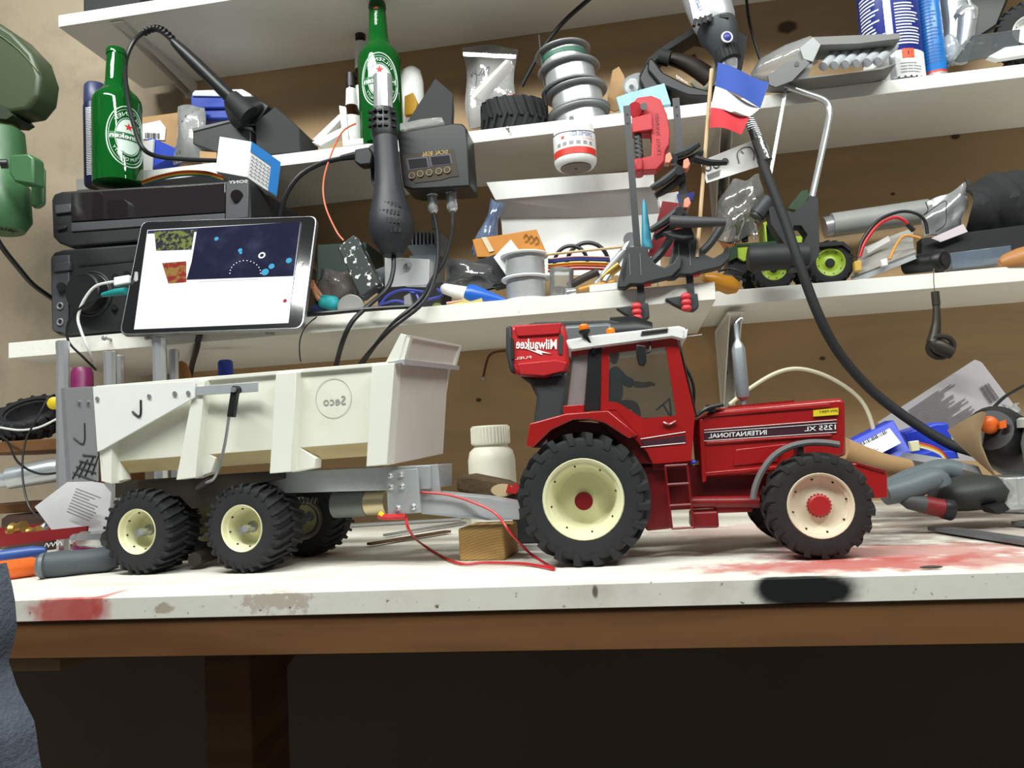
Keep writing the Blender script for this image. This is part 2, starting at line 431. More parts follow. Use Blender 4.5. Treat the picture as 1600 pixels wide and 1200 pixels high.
# ---------------------------------------------------------------- workbench
YB = .583
def benchpaint(t, base, b):
    pr = (.52, .07, .06, 1)
    n = t.noise(9, 6, vec=t.pos(1, 3, 1)); base = t.mix(t.ramp(n, .5, .78), base, (.62, .57, .50, 1))
    n2 = t.noise(160, 4, vec=t.pos(1, 2.2, 1)); base = t.mix(t.ramp(n2, .66, .74), base, (.13, .11, .10, 1))
    def st(x, y, rad, col, k, nz=.4, Z=0., ns=45):
        nonlocal base
        m = t.math('MULTIPLY', t.spot(G(x, y, Z) if Z == 0. else W(x, y, YB), rad, nz, ns), k); base = t.mix(m, base, col)
    st(1400, 862, (.13, .06, .03), pr, .6); st(1450, 878, (.16, .04, .02), pr, .6); st(1290, 884, (.12, .04, .02), pr, .6)
    st(1180, 830, (.12, .10, .02), pr, .30, .5); st(1560, 820, (.20, .16, .02), (.30, .17, .13, 1), .55, .5)
    st(520, 868, (.05, .02, .02), pr, .3); st(150, 935, (.006, .05, .02), pr, .7, .15)
    st(100, 955, (.035, .012, .020), pr, .9, .3, 1); st(140, 955, (.025, .012, .016), pr, .5, .3, 1)
    st(1262, 922, (.042, .012, .017), (.006, .006, .008, 1), 1., .10, 1, 60); st(1215, 920, (.020, .012, .014), (.006, .006, .008, 1), 1., .10, 1, 60); st(430, 940, (.03, .02, .010), (.30, .17, .09, 1), .45, .8, 1, 160)
    st(255, 950, (.010, .01, .005), (.40, .33, .22, 1), .8, .5, 1, 120); st(930, 925, (.003, .01, .006), (.10, .08, .06, 1), .9, .2, 1)
    return base
BENCH = mat('worn_white_paint', (235, 232, 222), .6, var=.04, scale=12, custom=benchpaint, bump=.12, bscale=60)
wb = thing('workbench', (0, .9, -.9), 'long wooden workbench with white painted top under the red tractor', 'workbench')
mk('tabletop', MB().box((.2, (YB+YW)/2, -.009), (2.8, YW-YB, .018)), BENCH, wb, bev=.0006)
PINE = mat('pine', (122, 84, 48), .65, custom=wood_custom)
mk('front_rail', MB().box((.2, YB+.0245, -.018-.0155), (2.8, .045, .031)), PINE, wb, bev=.001)
lg = W(352, 1050, .66)
mk('leg', MB().box((lg.x, .70, -.049-.425), (.045, .075, .85)), PINE, wb, bev=.002)
pl = W(60, 1012, .64)
mk('corner_block', MB().box((pl.x-.2, .69, -.060), (.46, .12, .022)), PLYW, wb, bev=.001)
mk('back_brace', MB().prism([(lg.x+.02, .72, -.05), (lg.x+.06, .72, -.05), (lg.x+.02, .72, -.10)], (0, .02, 0)), PINE, wb)
solo('storage_box', MB().box((.15, 1.0, -.86+.2-.04), (1.0, .3, .40)), BLKM, 'black box on the floor below the workbench', 'box', bev=.01)
# cloth at the lower left
g = []
for i in range(22):
    v = i/21; row = []
    for j in range(13):
        u = j/12; ex = [(2, 880), (14, 905), (18, 960), (4, 1005), (20, 1060), (46, 1110), (52, 1160), (62, 1230), (66, 1300)]
        q = v*(len(ex)-1); k = min(int(q), len(ex)-2); xx = ex[k][0]+(ex[k+1][0]-ex[k][0])*(q-k); yy = 882+v*400
        an = u*math.pi
        cx = xx-70; Y = .40-.05*math.sin(an)
        p = W(cx+70*math.cos(an)*(1 if u < .5 else 1.6), yy, .40); p.y = Y+.006*math.sin(v*17+u*5)*math.sin(an)
        row.append(p)
    g.append(row)
solo('draped_jacket', MB().sheet(g, .004), mat('blue_grey_wool', (92, 98, 112), .95, var=.3, scale=150, bump=.6, bscale=400), 'blue-grey woollen garment hanging in front of the bench at the lower left edge', 'garment')
# ================================================================ trailer
TA = math.radians(6.5); TO = V((-.368, .689, 0)); TF = V((math.cos(TA), -math.sin(TA), 0)); TX = V((math.sin(TA), math.cos(TA), 0))
def TP(x, y, b=0.): return onplane(x, y, TO+TX*b, TX)
BW = .142; LIFT = V((0, 0, .008))
SIDE = TX*BW+LIFT
TWH = mat('trailer_white_styrene', (232, 232, 222), .5, var=.05, scale=20)
def stainw(t, base, b):
    return t.mix(t.math('MULTIPLY', t.ramp(t.noise(18, 5, vec=t.pos()), .5, .75), .35), base, (.55, .50, .36, 1))
TWS = mat('trailer_white_stained', (230, 230, 216), .55, var=.05, custom=stainw)
BALSA = mat('balsa_strip', (214, 196, 150), .7, custom=wood_custom)
tr = thing('model_trailer', TO+TX*.07-TF*.02, 'white scratch-built model dump trailer with cream wheels behind the red tractor', 'model trailer')
def T3(pts, b, d, m, name, bev=.0006, par=None, label=None):
    return mk(name, MB().prism([TP(x, y, b) for x, y in pts], d), m, par or tr, bev=bev, label=label)
sp = [(150, 604), (622, 566), (600, 690), (170, 722)]
T3(sp, .006, TX*.002, TWS, 'side_panel')
mk('side_panel', MB().prism([TP(x, y, .006)+SIDE for x, y in sp], TX*-.002), TWS, tr)
# slanting lower plank and floor
lo = [TP(170, 721, .006), TP(600, 689, .006)]; hi = [TP(178, 741, .016), TP(597, 711, .016)]
mk('lower_plank', MB().prism([lo[0], lo[1], hi[1], hi[0]], (TX*.003)), BALSA, tr, label='bare wood strip')
mk('floor_panel', MB().prism([hi[0], hi[1], hi[1]+SIDE-TX*.02, hi[0]+SIDE-TX*.02], (0, 0, .003)), TWS, tr)
# rim
mk('top_rim', MB().prism([TP(150, 603, .003), TP(622, 564, .003), TP(622, 570, .003), TP(150, 609, .003)], TX*.006), TWH, tr, bev=.0005)
mk('top_rim', MB().prism([TP(150, 603, .003)+SIDE, TP(622, 564, .003)+SIDE, TP(622, 570, .003)+SIDE, TP(150, 609, .003)+SIDE], TX*-.006), TWH, tr)
# ribs (front face, then its return towards the panel)
for q in ([(150, 640), (174, 640), (174, 756), (158, 752)], [(304, 596), (319, 595), (306, 746), (275, 750)], [(431, 584), (463, 581), (455, 737), (421, 740)], [(581, 571), (616, 567), (605, 726), (572, 729)]):
    T3(q, -.004, TX*.016, TWH, 'rib')
for q in ([(306, 700), (337, 715), (330, 738), (305, 748)], [(455, 690), (493, 716), (492, 731), (455, 738)], [(174, 700), (186, 715), (192, 750), (174, 756)]):
    T3(q, .006, TX*.012, TWH, 'rib_gusset')
# front wall
fa, fb = TP(616, 568, 0), TP(606, 727, 0); fc, fd = fb+SIDE, fa+SIDE
fm = mat('trailer_front_board', (222, 214, 206), .55, var=.05)
mk('front_panel', MB().prism([fa, fb, fc, fd], -TF*.004), fm, tr, bev=.0005)
mk('rear_panel', MB().prism([TP(160, 606, .006), TP(172, 738, .006), TP(172, 738, .006)+SIDE, TP(160, 606, .006)+SIDE], TF*.004), TWS, tr)
mk('panel_groove', MB().tube([fb+V((0, 0, .012))+TF*.0005, fc+V((0, 0, .012))+TF*.0005], .0004, n=5, k=0), mat('groove', (90, 84, 80), .8), tr)
# front shield over the rim
ha, hb_, hc, hd = TP(605, 564), TP(625, 522), TP(636, 525), TP(634, 561)
mk('shield_cheek', MB().prism([TP(603, 565), TP(626, 521), TP(637, 524), TP(622, 566)], TX*.003), TWH, tr, bev=.0004)
mk('shield_cheek', MB().prism([p+SIDE*.98 for p in (TP(603, 565), TP(626, 521), TP(637, 524), TP(622, 566))], TX*-.003), TWH, tr, bev=.0004)
p0, p1 = TP(637, 524), TP(626, 566)
sh = MB()
for a_, b_ in ((0, .09), (.91, 1.)):
    sh.prism([p0+(p1-p0)*a_, p0+(p1-p0)*b_, p0+(p1-p0)*b_+SIDE, p0+(p1-p0)*a_+SIDE], TF*.003)
for a_, b_ in ((0, .04), (.96, 1.)):
    sh.prism([p0+SIDE*a_, p0+SIDE*b_, p1+SIDE*b_, p1+SIDE*a_], TF*.003)
mk('shield_frame', sh, TWH, tr)
mk('shield_panel', MB().prism([p0, p1, p1+SIDE, p0+SIDE], -TF*.002), fm, tr)
mk('metal_strip', MB().prism([TP(614, 565)-TX*.002, TP(630, 562)-TX*.002, TP(630, 562)+SIDE*1.04, TP(614, 565)+SIDE*1.04], (0, 0, -.003)).prism([TP(630, 562)-TX*.002, TP(630, 570)-TX*.002, TP(630, 570)+SIDE*1.04, TP(630, 562)+SIDE*1.04], TF*.002), ALU, tr)
# plates at the rear
gp = T3([(101, 606), (145, 604), (152, 706), (152, 752), (110, 753)], -.006, TX*.002, mat('grey_sheet', (150, 152, 155), .45, .3, var=.06), 'rear_plate', .0003, label='bare grey metal plate')
wp = T3([(145, 604), (304, 595), (304, 621), (161, 702), (152, 706)], -.007, TX*.002, WHT, 'gusset_plate', .0003)
mk('rear_post', MB().prism([TP(101, 606, -.006), TP(101, 606, .004), TP(110, 753, .004), TP(110, 753, -.006)], -TF*.005), STEEL, tr)
strokes([[TP(207, 643, -.0075), TP(219, 650, -.0075), TP(220, 625, -.0075)]], .0012, INK, wp)
strokes([[TP(115, 684, -.0065), TP(131, 693, -.0065), TP(132, 661, -.0065)]], .0007, INK, gp)
xs = []
for i in range(4):
    xs.append([TP(113+i*10, 748-i*2, -.0065), TP(128+i*9, 722-i*4, -.0065)]); xs.append([TP(114+i*5, 738-i*9, -.0065), TP(150, 752-i*13, -.0065)])
strokes(xs, .0007, INK, gp, 'hatching')
for x, y, r in ((123, 628, .0014), (137, 628, .0014), (153, 623, .002), (234, 619, .002), (274, 615, .0022), (295, 614, .002)):
    c = TP(x, y, -.007); mk('screw', MB().cyl(c-TX*.0015, c+TX*.001, r*1.1, n=10), STEEL, tr)
# slotted bar, linkage rod
T3([(306, 604), (402, 597), (402, 612), (306, 618)], -.006, TX*.002, ALU, 'slotted_bar', .0003)
rc = TP(366, 609, -.012)
mk('rod_end', MB().cyl(rc, rc+TX*.006, .0042, n=16).prism([TP(360, 612, -.012), TP(370, 612, -.012), TP(364, 652, -.012), TP(354, 651, -.012)], TX*.005), BLK, tr, bev=.0006)
mk('rod_screw', MB().cyl(rc-TX*.002, rc+TX*.001, .0026, n=10), STEEL, tr)
mk('linkage_rod', MB().tube([TP(358, 650, -.010), TP(352, 690, -.010), TP(343, 728, -.009), TP(334, 748, -.006), TP(322, 754, 0)], .0015, n=8), STEEL, tr)
mk('lower_rod_end', MB().tube([TP(328, 750, 0), TP(308, 762, .004)], .0028, n=8, k=0), BLK, tr)
mk('pencil_circle', MB().torus(TP(521, 622, .0055), TX, .0185, .00018, n=40, m=4, flat=1), mat('pencil', (150, 150, 145), .8), tr)
text('Seco', flatfn(TP(505, 634, .0055), TP(540, 632, .0055), TP(540, 618, .0055), TP(505, 620, .0055)), mat('pencil', (150, 150, 145), .8), tr, 'pencil_writing')
# chassis
DK = mat('dark_chassis', (58, 52, 46), .5, .3, var=.2)
mk('subframe', MB().prism([TP(x, y, .02) for x, y in ((215, 752), (440, 735), (440, 748), (350, 765), (340, 790), (300, 795), (280, 775), (216, 778))], TX*.008), DK, tr)
mk('subframe', MB().prism([TP(x, y, .10) for x, y in ((180, 752), (440, 735), (440, 760), (180, 778))], TX*.008), DK, tr)
b0, b1 = TP(400, 739, .03), TP(686, 724, .03)
mk('chassis_beam', MB().prism([TP(395, 739, .03), TP(672, 727, .03), TP(672, 764, .03), TP(395, 772, .03)], TX*.06), ALU, tr, bev=.0006)
hp = T3([(603, 736), (652, 732), (657, 801), (606, 805)], .022, TX*.003, ALU, 'hitch_plate', .0004)
for x, y in ((610, 743), (627, 741), (611, 761), (628, 760), (622, 794), (646, 792)):
    c = TP(x, y, .022); mk('bolt', MB().lathe(c-TX*.003, c, [(0, .0015), (.5, .0030), (1, .0032)], 12), CHR, hp)
T3([(655, 729), (684, 725), (688, 769), (657, 771)], .035, TX*.002, ALU, 'end_plate', .0003)
T3([(663, 733), (668, 731), (669, 760), (661, 763)], .031, TX*.004, WHT, 'connector', .0004)
db = MB().prism([TP(655, 768, .035), TP(760, 778, .04), TP(812, 788, .05), TP(812, 812, .05), TP(760, 813, .04), TP(658, 803, .035)], TX*.03)
mk('drawbar', db, ALU, tr, bev=.0005)
mk('gearbox', MB().cyl(TP(524, 789, .055), TP(574, 786, .055), .0130, n=24), mat('gearbox_grey', (112, 116, 112), .5, .3), tr)
mk('motor', MB().cyl(TP(574, 786, .055), TP(606, 784, .055), .0120, n=24), mat('motor_can', (200, 186, 150), .3, .6), tr)
mk('suspension_spring', MB().tube([TP(440+i*3, 782+(4 if i % 2 else -4), .045) for i in range(20)], .001, n=5, k=3), BLK, tr)
mk('brake_ring', MB().torus(TP(473, 812, .06), TF+TX*-.8, .018, .003, n=24), DK, tr)
for _x, _y in ((378, 828), (215, 833)): mk('axle', MB().cyl(TP(_x, _y, .01), TP(_x, _y, .01)+TX*.13, .004), STEEL, tr)
mk('silencer', MB().cyl(TP(304, 874, .03), TP(332, 864, .07), .0072, n=16), DK, tr)
mk('light_connector', MB().tube([TP(592, 806, .02), TP(606, 808, .02), TP(634, 807, .022)], .0028, n=8), mat('red_wire', (196, 30, 36), .4), tr)
mk('connector_tip', MB().tube([TP(593, 802, .02), TP(599, 807, .02)], .0028, n=8, k=0), mat('yellow_plastic', (222, 196, 40), .4), tr)
def twheel(x, y, b):
    c = TP(x, y, 0)+TX*(b+.024); c.z = .0428
    return wheel(tr, c, -TX, .0425, .050, .0222, 26, RUB, CREAM, STEEL, lug=.0032, skew=.16, dish=1.0, hubR=.26, lw=.30, hubd=.5)
twheel(213, 836, .0); twheel(377, 831, .0); twheel(213, 836, .105); twheel(377, 831, .105)
for x, y in ((213, 836), (377, 831)):
    c = TP(x, y, 0)+TX*.0; c.z = .0422
    mk('axle_nut', MB().cyl(c+TX*.006, c+TX*.03, .0035, n=6), CHR, tr)

# ================================================================ red tractor
YT = .685; RW = .66
tc = V((.06, .735, 0))
tt = thing('model_tractor', tc, 'red model tractor with cream wheel rims standing at the bench front', 'model tractor')
def R2(pts, Y, th, m, name, bev=.0006, par=None, label=None):
    return mk(name, MB().px(pts, Y, th), m, par or tt, bev=bev, label=label)
TG = clear('cab_glass', (200, 205, 200), .05, .03, .2)
ORG = mat('orange_lens', (240, 120, 20), .25, var=.1)
SEAM = mat('purple_stripe', (62, 30, 42), .45)
# cab side with the window cut out: frame pieces
fo = [(939, 548), (945, 542), (1057, 527), (1072, 590), (1086, 648), (1080, 720), (1020, 725), (1000, 682), (962, 640), (938, 641)]
wi = [(952, 552), (1040, 542), (1057, 649), (1005, 654), (965, 629), (951, 627)]
def frame(outer, inner, Y, th):
    """ring between two outlines, bridged by nearest corners"""
    mb = MB(); n = 48
    def samp(poly):
        P = [V((a[0], a[1], 0)) for a in poly]; L = [(P[(i+1) % len(P)]-P[i]).length for i in range(len(P))]; return P, L
    import bisect
    cx = sum(p[0] for p in inner)/len(inner); cy = sum(p[1] for p in inner)/len(inner)
    def hit(poly, an):
        d = (math.cos(an), math.sin(an)); best = None
        for i in range(len(poly)):
            x1, y1 = poly[i]; x2, y2 = poly[(i+1) % len(poly)]; ex, ey = x2-x1, y2-y1
            den = d[0]*ey-d[1]*ex
            if abs(den) < 1e-9: continue
            t = ((x1-cx)*ey-(y1-cy)*ex)/den; s = ((x1-cx)*d[1]-(y1-cy)*d[0])/den
            if t > 0 and -1e-6 <= s <= 1+1e-6: best = t if best is None else max(best, t)
        return (cx+d[0]*best, cy+d[1]*best)
    ans = sorted([2*math.pi*i/n for i in range(n)]+[math.atan2(p[1]-cy, p[0]-cx) % (2*math.pi) for p in list(inner)+list(outer)])
    ring = [(hit(outer, a), hit(inner, a)) for a in ans]
    for i in range(len(ring)):
        (o1, i1), (o2, i2) = ring[i], ring[(i+1) % len(ring)]
        if abs(o1[0]-o2[0])+abs(o1[1]-o2[1]) < .01: continue
        mb.px([o1, o2, i2, i1], Y, th)
    return mb
mk('door', frame(fo, wi, YT, .003), RED, tt, smooth=False)
mk('door_window', MB().px(wi, YT+.001, .001), TG, tt)
mk('far_door', frame(fo, wi, YT+.095, .003), RED, tt, smooth=False)
R2([(925, 524), (940, 524), (938, 641), (913, 642), (920, 547)], YT-.001, .006, BLK, 'rear_pillar')
R2([(895, 557), (920, 550), (913, 637), (886, 636)], YT+.002, .001, clear('hazy_side_glass', (190, 180, 182), .5, .1, .3), 'rear_side_window')
R2([(880, 634), (913, 632), (913, 646), (880, 647)], YT, .10, RED, 'rear_sill'); R2([(892, 549), (921, 545), (921, 552), (892, 557)], YT, .10, RED, 'rear_header')
# roof
rf = [(884, 531), (925, 524), (1060, 509), (1071, 512), (1073, 527), (1066, 531), (1050, 527), (893, 548), (888, 543)]
R2(rf, YT-.006, .112, WHT, 'roof', .0015)
rv = MB()
for i in range(5): rv.tube([W(1001+i*.4, 524-i*1.6, YT-.0065), W(1043+i*.3, 518.5-i*1.6, YT-.0065)], .0003, n=4, k=0)
mk('roof_vent', rv, INK, tt)
R2([(1066, 516), (1075, 514), (1073, 528), (1066, 530)], YT-.006, .02, WHT, 'roof_lamp_bracket')
mk('aerial', MB().tube([W(1073, 526, YT), W(1097, 523, YT)], .0005, n=5, k=0), ALU, tt)
# windscreen, front pillar, far pillar
a1, a2 = W(1060, 531, YT), W(1087, 647, YT)
mk('windscreen', MB().prism([a1, a2, a2+V((.006, .095, 0)), a1+V((.006, .095, 0))], (.001, 0, 0)), TG, tt)
mk('far_pillar', MB().tube([a1+V((.004, .095, 0)), (a1+a2)/2+V((.012, .095, 0)), a2+V((.004, .095, 0))], .0016, n=6), BLK, tt)
mk('rear_window', MB().prism([W(893, 553, YT), W(882, 634, YT), W(882, 634, YT)+V((0, .095, 0)), W(893, 553, YT)+V((0, .095, 0))], (.001, 0, 0)), TG, tt)
# cab floor and seat
R2([(930, 655), (1085, 650), (1080, 722), (1000, 725)], YT+.006, .085, DRED, 'cab_floor')
R2([(948, 600), (962, 598), (968, 640), (1000, 645), (1000, 655), (945, 652)], YT+.035, .03, BLKM, 'seat')
sw = W(1036, 632, YT+.045)
mk('steering_wheel', MB().torus(sw, (-.6, 0, .8), .008, .0009, n=20, m=6).tube([sw, sw+V((.006, 0, -.012))], .001, k=0), BLK, tt)
mk('control_lever', MB().tube([W(1049, 650, YT+.03), W(1046, 622, YT+.03)], .001, k=0), BLK, tt)
# stripes on the door
R2([(1001, 689), (1071, 680), (1072, 691), (1007, 697)], YT-.0004, .0006, SEAM, 'door_stripe', 0)
for y in (0, 17): mk('stripe_line', MB().tube([W(1001, 686+y*.75, YT-.0005), W(1071, 675+y, YT-.0005)], .00035, n=4, k=0), PRINT, tt)
mk('door_handle', MB().tube([W(1036, 660, YT-.002), W(1046, 663, YT-.002), W(1056, 658, YT-.002)], .0011, n=6).tube([W(1036, 663, YT-.001), W(1056, 661, YT-.001)], .0006, k=0), RED, tt)
# mirror
R2([(994, 538), (1009, 540), (1010, 565), (1006, 572), (998, 570), (994, 555)], YT-.012, .005, BLK, 'mirror', .001)
mk('mirror_arm', MB().tube([W(1008, 552, YT-.008), W(1015, 548, YT-.004), W(1015, 535, YT)], .0012, n=6), BLK, tt)
# beacons
def beacon(x, y, Y):
    b = W(x+4, y+22, Y); t = W(x, y, Y)
    o = mk('beacon', MB().lathe(b*.45+t*.55, t, [(0, .0042), (.6, .0046), (.9, .0035), (1, .001)], 16), ORG, tt)
    mk('beacon_base', MB().lathe(b, b*.45+t*.55, [(0, .002), (.3, .003), (.6, .005), (1, .0050)], 16), BLK, o)
beacon(911, 506, YT-.006); beacon(953, 512, YT+.09)
mk('beacon_stalk', MB().tube([W(916, 526, YT-.006), W(925, 540, YT-.004), W(928, 552, YT-.002)], .0016, n=6), BLK, tt)
# fender
fe = [(822, 697), (827, 662), (852, 655), (884, 646), (950, 641), (997, 680), (982, 685), (945, 661), (922, 655), (895, 656), (862, 671), (832, 700)]
R2(fe, RW+.001, .040, RED, 'fender', .001); mk('fender', MB().px(fe, RW+.10, .040), RED, tt, bev=.001)
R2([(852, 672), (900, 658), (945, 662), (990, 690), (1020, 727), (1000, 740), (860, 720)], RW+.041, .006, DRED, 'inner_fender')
R2([(934, 640), (964, 634), (1004, 680), (1012, 708), (996, 690), (950, 650)], YT+.0005, .004, RED, 'door_corner', 0)
R2([(1018, 722), (1082, 717), (1082, 732), (1020, 734)], YT+.006, .06, DRED, 'door_sill', .0004)
# hood
YH = .702; HD = .060
ho = [(1088, 655), (1115, 639), (1310, 622), (1321, 625), (1323, 712), (1300, 717), (1300, 735), (1095, 747)]
hd_ = R2(ho, YH, HD, RED, 'hood', .003)
R2([(1097, 755), (1092, 655), (1098, 655), (1104, 752)], YH-.002, .01, RED, 'hood_edge')
R2([(1112, 645), (1298, 630), (1298, 636), (1112, 651)], YH-.0012, .002, RED, 'hood_fold')
R2([(1100, 673), (1307, 657), (1307, 676), (1101, 689)], YH-.0006, .001, SEAM, 'hood_stripe', 0)
for a_, b_ in ((672, 656), (676, 661), (689, 675.5)): mk('stripe_line', MB().tube([W(1100, a_, YH-.0009), W(1307, b_, YH-.0009)], .00028, n=4, k=0), PRINT, tt)
text('INTERNATIONAL', flatfn(W(1107, 685, YH-.001), W(1198, 679, YH-.001), W(1198, 671.5, YH-.001), W(1107, 678, YH-.001)), PRINT, tt, bold=.015)
text('1255 XL', flatfn(W(1257, 674, YH-.001), W(1306, 671, YH-.001), W(1306, 663, YH-.001), W(1257, 667, YH-.001)), PRINT, tt, bold=.015)
R2([(1271, 641), (1310, 637), (1310, 648), (1271, 651)], YH-.0018, .001, mat('yellow_sticker', (226, 206, 40), .5), 'sticker', 0)
text('JAN PIERT', flatfn(W(1280, 647, YH-.002), W(1309, 644, YH-.002), W(1309, 639, YH-.002), W(1280, 642, YH-.002)), INK, tt)
hl = MB()
for i in range(22): hl.box(W(1140+i*4.6, 637-i*.42, YH+.012), (.0012, .02, .0025))
mk('hood_grille_ribs', hl, RED, tt)
R2([(1150, 702), (1230, 693), (1215, 722), (1145, 728)], YH-.0012, .002, RED, 'hood_panel', .0008)
R2([(1102, 690), (1300, 678), (1300, 682), (1102, 695)], YH-.0015, .003, RED, 'hood_crease', .0008)
R2([(1100, 738), (1300, 720), (1300, 727), (1100, 744)], YH-.002, .004, RED, 'hood_skirt', .0008)
mk('grab_rail', MB().tube([W(1076, 655, YH-.004), W(1090, 648, YH-.004), W(1105, 638, YH-.004), W(1130, 632, YH-.002)], .0020, n=6), BLK, tt)
mk('wiper_block', MB().bpx(1104, 633, 1118, 643, YH-.004, .006, rot=(0, 8, 0)), BLK, tt)
# exhaust
e0, e1 = W(1162, 634, YH+.03), W(1150, 505, YH+.03)
mk('exhaust', MB().lathe(e0, e1, [(0, .0025), (.07, .0025), (.10, .0055), (.15, .006), (.68, .0062), (.74, .0045), (.80, .0022), (.97, .0022), (1, .0018)], 18).tube([e1, e1+V((.002, 0, .002)), e1+V((.005, 0, .004)), e1+V((.006, 0, .002))], .0012, n=6), mat('silver_paint', (184, 190, 196), .35, .7), tt)
# chassis
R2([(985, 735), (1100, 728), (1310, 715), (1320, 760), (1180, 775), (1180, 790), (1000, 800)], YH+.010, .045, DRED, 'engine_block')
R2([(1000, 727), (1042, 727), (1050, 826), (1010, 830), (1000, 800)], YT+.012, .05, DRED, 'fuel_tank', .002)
mk('drive_shaft', MB().cyl(W(1080, 785, YT+.01), W(1186, 784, YT+.01), .0052).cyl(W(1118, 785, YT+.01), W(1120, 785, YT+.01), .0058), DRED, tt)
R2([(1080, 800), (1122, 798), (1124, 825), (1080, 826)], YT+.005, .03, DRED, 'lower_tank', .002); R2([(1118, 792), (1176, 790), (1176, 800), (1118, 802)], YT+.008, .02, DRED, 'side_member', .001)
ld = MB()
for x0, x1 in ((1039, 1050), (1074, 1084)): ld.tube([W(x0, 728, YT-.004), W(x1, 826, YT-.004)], .0011, n=6, k=0)
for i, y in enumerate((728, 757, 790, 826)): ld.tube([W(1039+i*3.6, y, YT-.004), W(1074+i*3.3, y-2, YT-.004)], .0011, n=6, k=0)
for i, y in enumerate((757, 790)): ld.bpx(1043+i*3.6, y, 1076+i*3.3, y+2, YT-.004, .012)
mk('step_ladder', ld, DRED, tt)
mk('tank_bolt', MB().cyl(W(1126, 755, YH+.008), W(1126, 755, YH+.012), .002), DRED, tt); mk('blue_cap', MB().ell(W(1083, 722, YT+.004), (.003, .003, .002)), mat('blue_plastic', (40, 70, 190), .4), tt)
# front fender bar, nose
arc = [W(x, y, RW+.012) for x, y in ((1177, 780), (1180, 762), (1190, 738), (1208, 714), (1232, 699), (1262, 692), (1290, 692), (1311, 695))]
mk('front_fender', MB().tube(arc, .0028, n=8, flat=1.), mat('grey_rubber', (106, 104, 106), .6), tt)
R2([(1248, 697), (1256, 697), (1256, 712), (1247, 712)], RW+.012, .02, BLK, 'fender_stay')
R2([(1338, 724), (1386, 737), (1388, 778), (1345, 779), (1310, 760), (1320, 722)], YH+.005, .05, RED, 'nose_weight', .001)
R2([(1340, 722), (1384, 735), (1383, 740), (1338, 727)], YH+.004, .052, DRED, 'nose_lip', .0005)
mk('front_axle', MB().cyl(W(1282, 790, RW+.02), W(1282, 790, RW+.02)+V((0, .10, 0)), .006), DRED, tt)
mk('rear_axle', MB().cyl(W(912, 783, RW+.02), W(912, 783, RW+.02)+V((0, .11, 0)), .008), DRED, tt)
REDH = mat('red_hub', (170, 34, 36), .45)
DIRTYR = mat('muddy_cream', (220, 208, 184), .55, var=.2, scale=60)
MUD = mat('muddy_rubber', (34, 32, 32), .8, var=.6, scale=70)
def rwheel(Y, ax):
    c = W(911, 783, RW); c.y = Y; c.z = .0575
    return wheel(tt, c, ax, .0575, .038, .0342, 20, RUB, CREAM, REDH, lug=.005, skew=.24, dish=1.5, hubR=.26, lw=.34, hubd=.45)
rwheel(RW+.019, (0, -1, 0)); rwheel(RW+.130, (0, 1, 0))
def fwheel(Y, ax):
    c = W(1282, 793, RW); c.y = Y; c.z = .0435
    return wheel(tt, c, ax, .0435, .028, .0262, 18, MUD, DIRTYR, REDH, lug=.0028, skew=.2, dish=.62, hubR=.34, lw=.34, hubd=.6, teeth=20)
fwheel(RW+.014, (.05, -1, 0)); fwheel(RW+.122, (0, 1, 0))
# driver
def skin(name, verts, edges, radii, m, root, sub=2):
    me = bpy.data.meshes.new(name); r0 = root
    while r0.parent: r0 = r0.parent
    me.from_pydata([V(p)-V(r0.location) for p in verts], edges, []); ob = bpy.data.objects.new(name, me); COL.objects.link(ob)
    ob.modifiers.new('skin', 'SKIN')
    for i, r in enumerate(radii): me.skin_vertices[0].data[i].radius = (r, r)
    me.skin_vertices[0].data[0].use_root = True
    s = ob.modifiers.new('sub', 'SUBSURF'); s.levels = sub; s.render_levels = sub
    dg = bpy.context.evaluated_depsgraph_get(); m2 = bpy.data.meshes.new_from_object(ob.evaluated_get(dg))
    bpy.data.objects.remove(ob, do_unlink=True)
    m2.materials.clear(); m2.materials.append(m)
    for p in m2.polygons: p.use_smooth = True; p.material_index = 0
    o = bpy.data.objects.new(name, m2); COL.objects.link(o); o.parent = root
    return o
YD = YT+.0175
SKIN = mat('skin_paint', (196, 134, 100), .55); TEAL = mat('teal_cloth', (36, 160, 168), .6); JEAN = mat('jeans_blue', (40, 50, 96), .6); HAIR = mat('brown_hair', (74, 46, 30), .7)
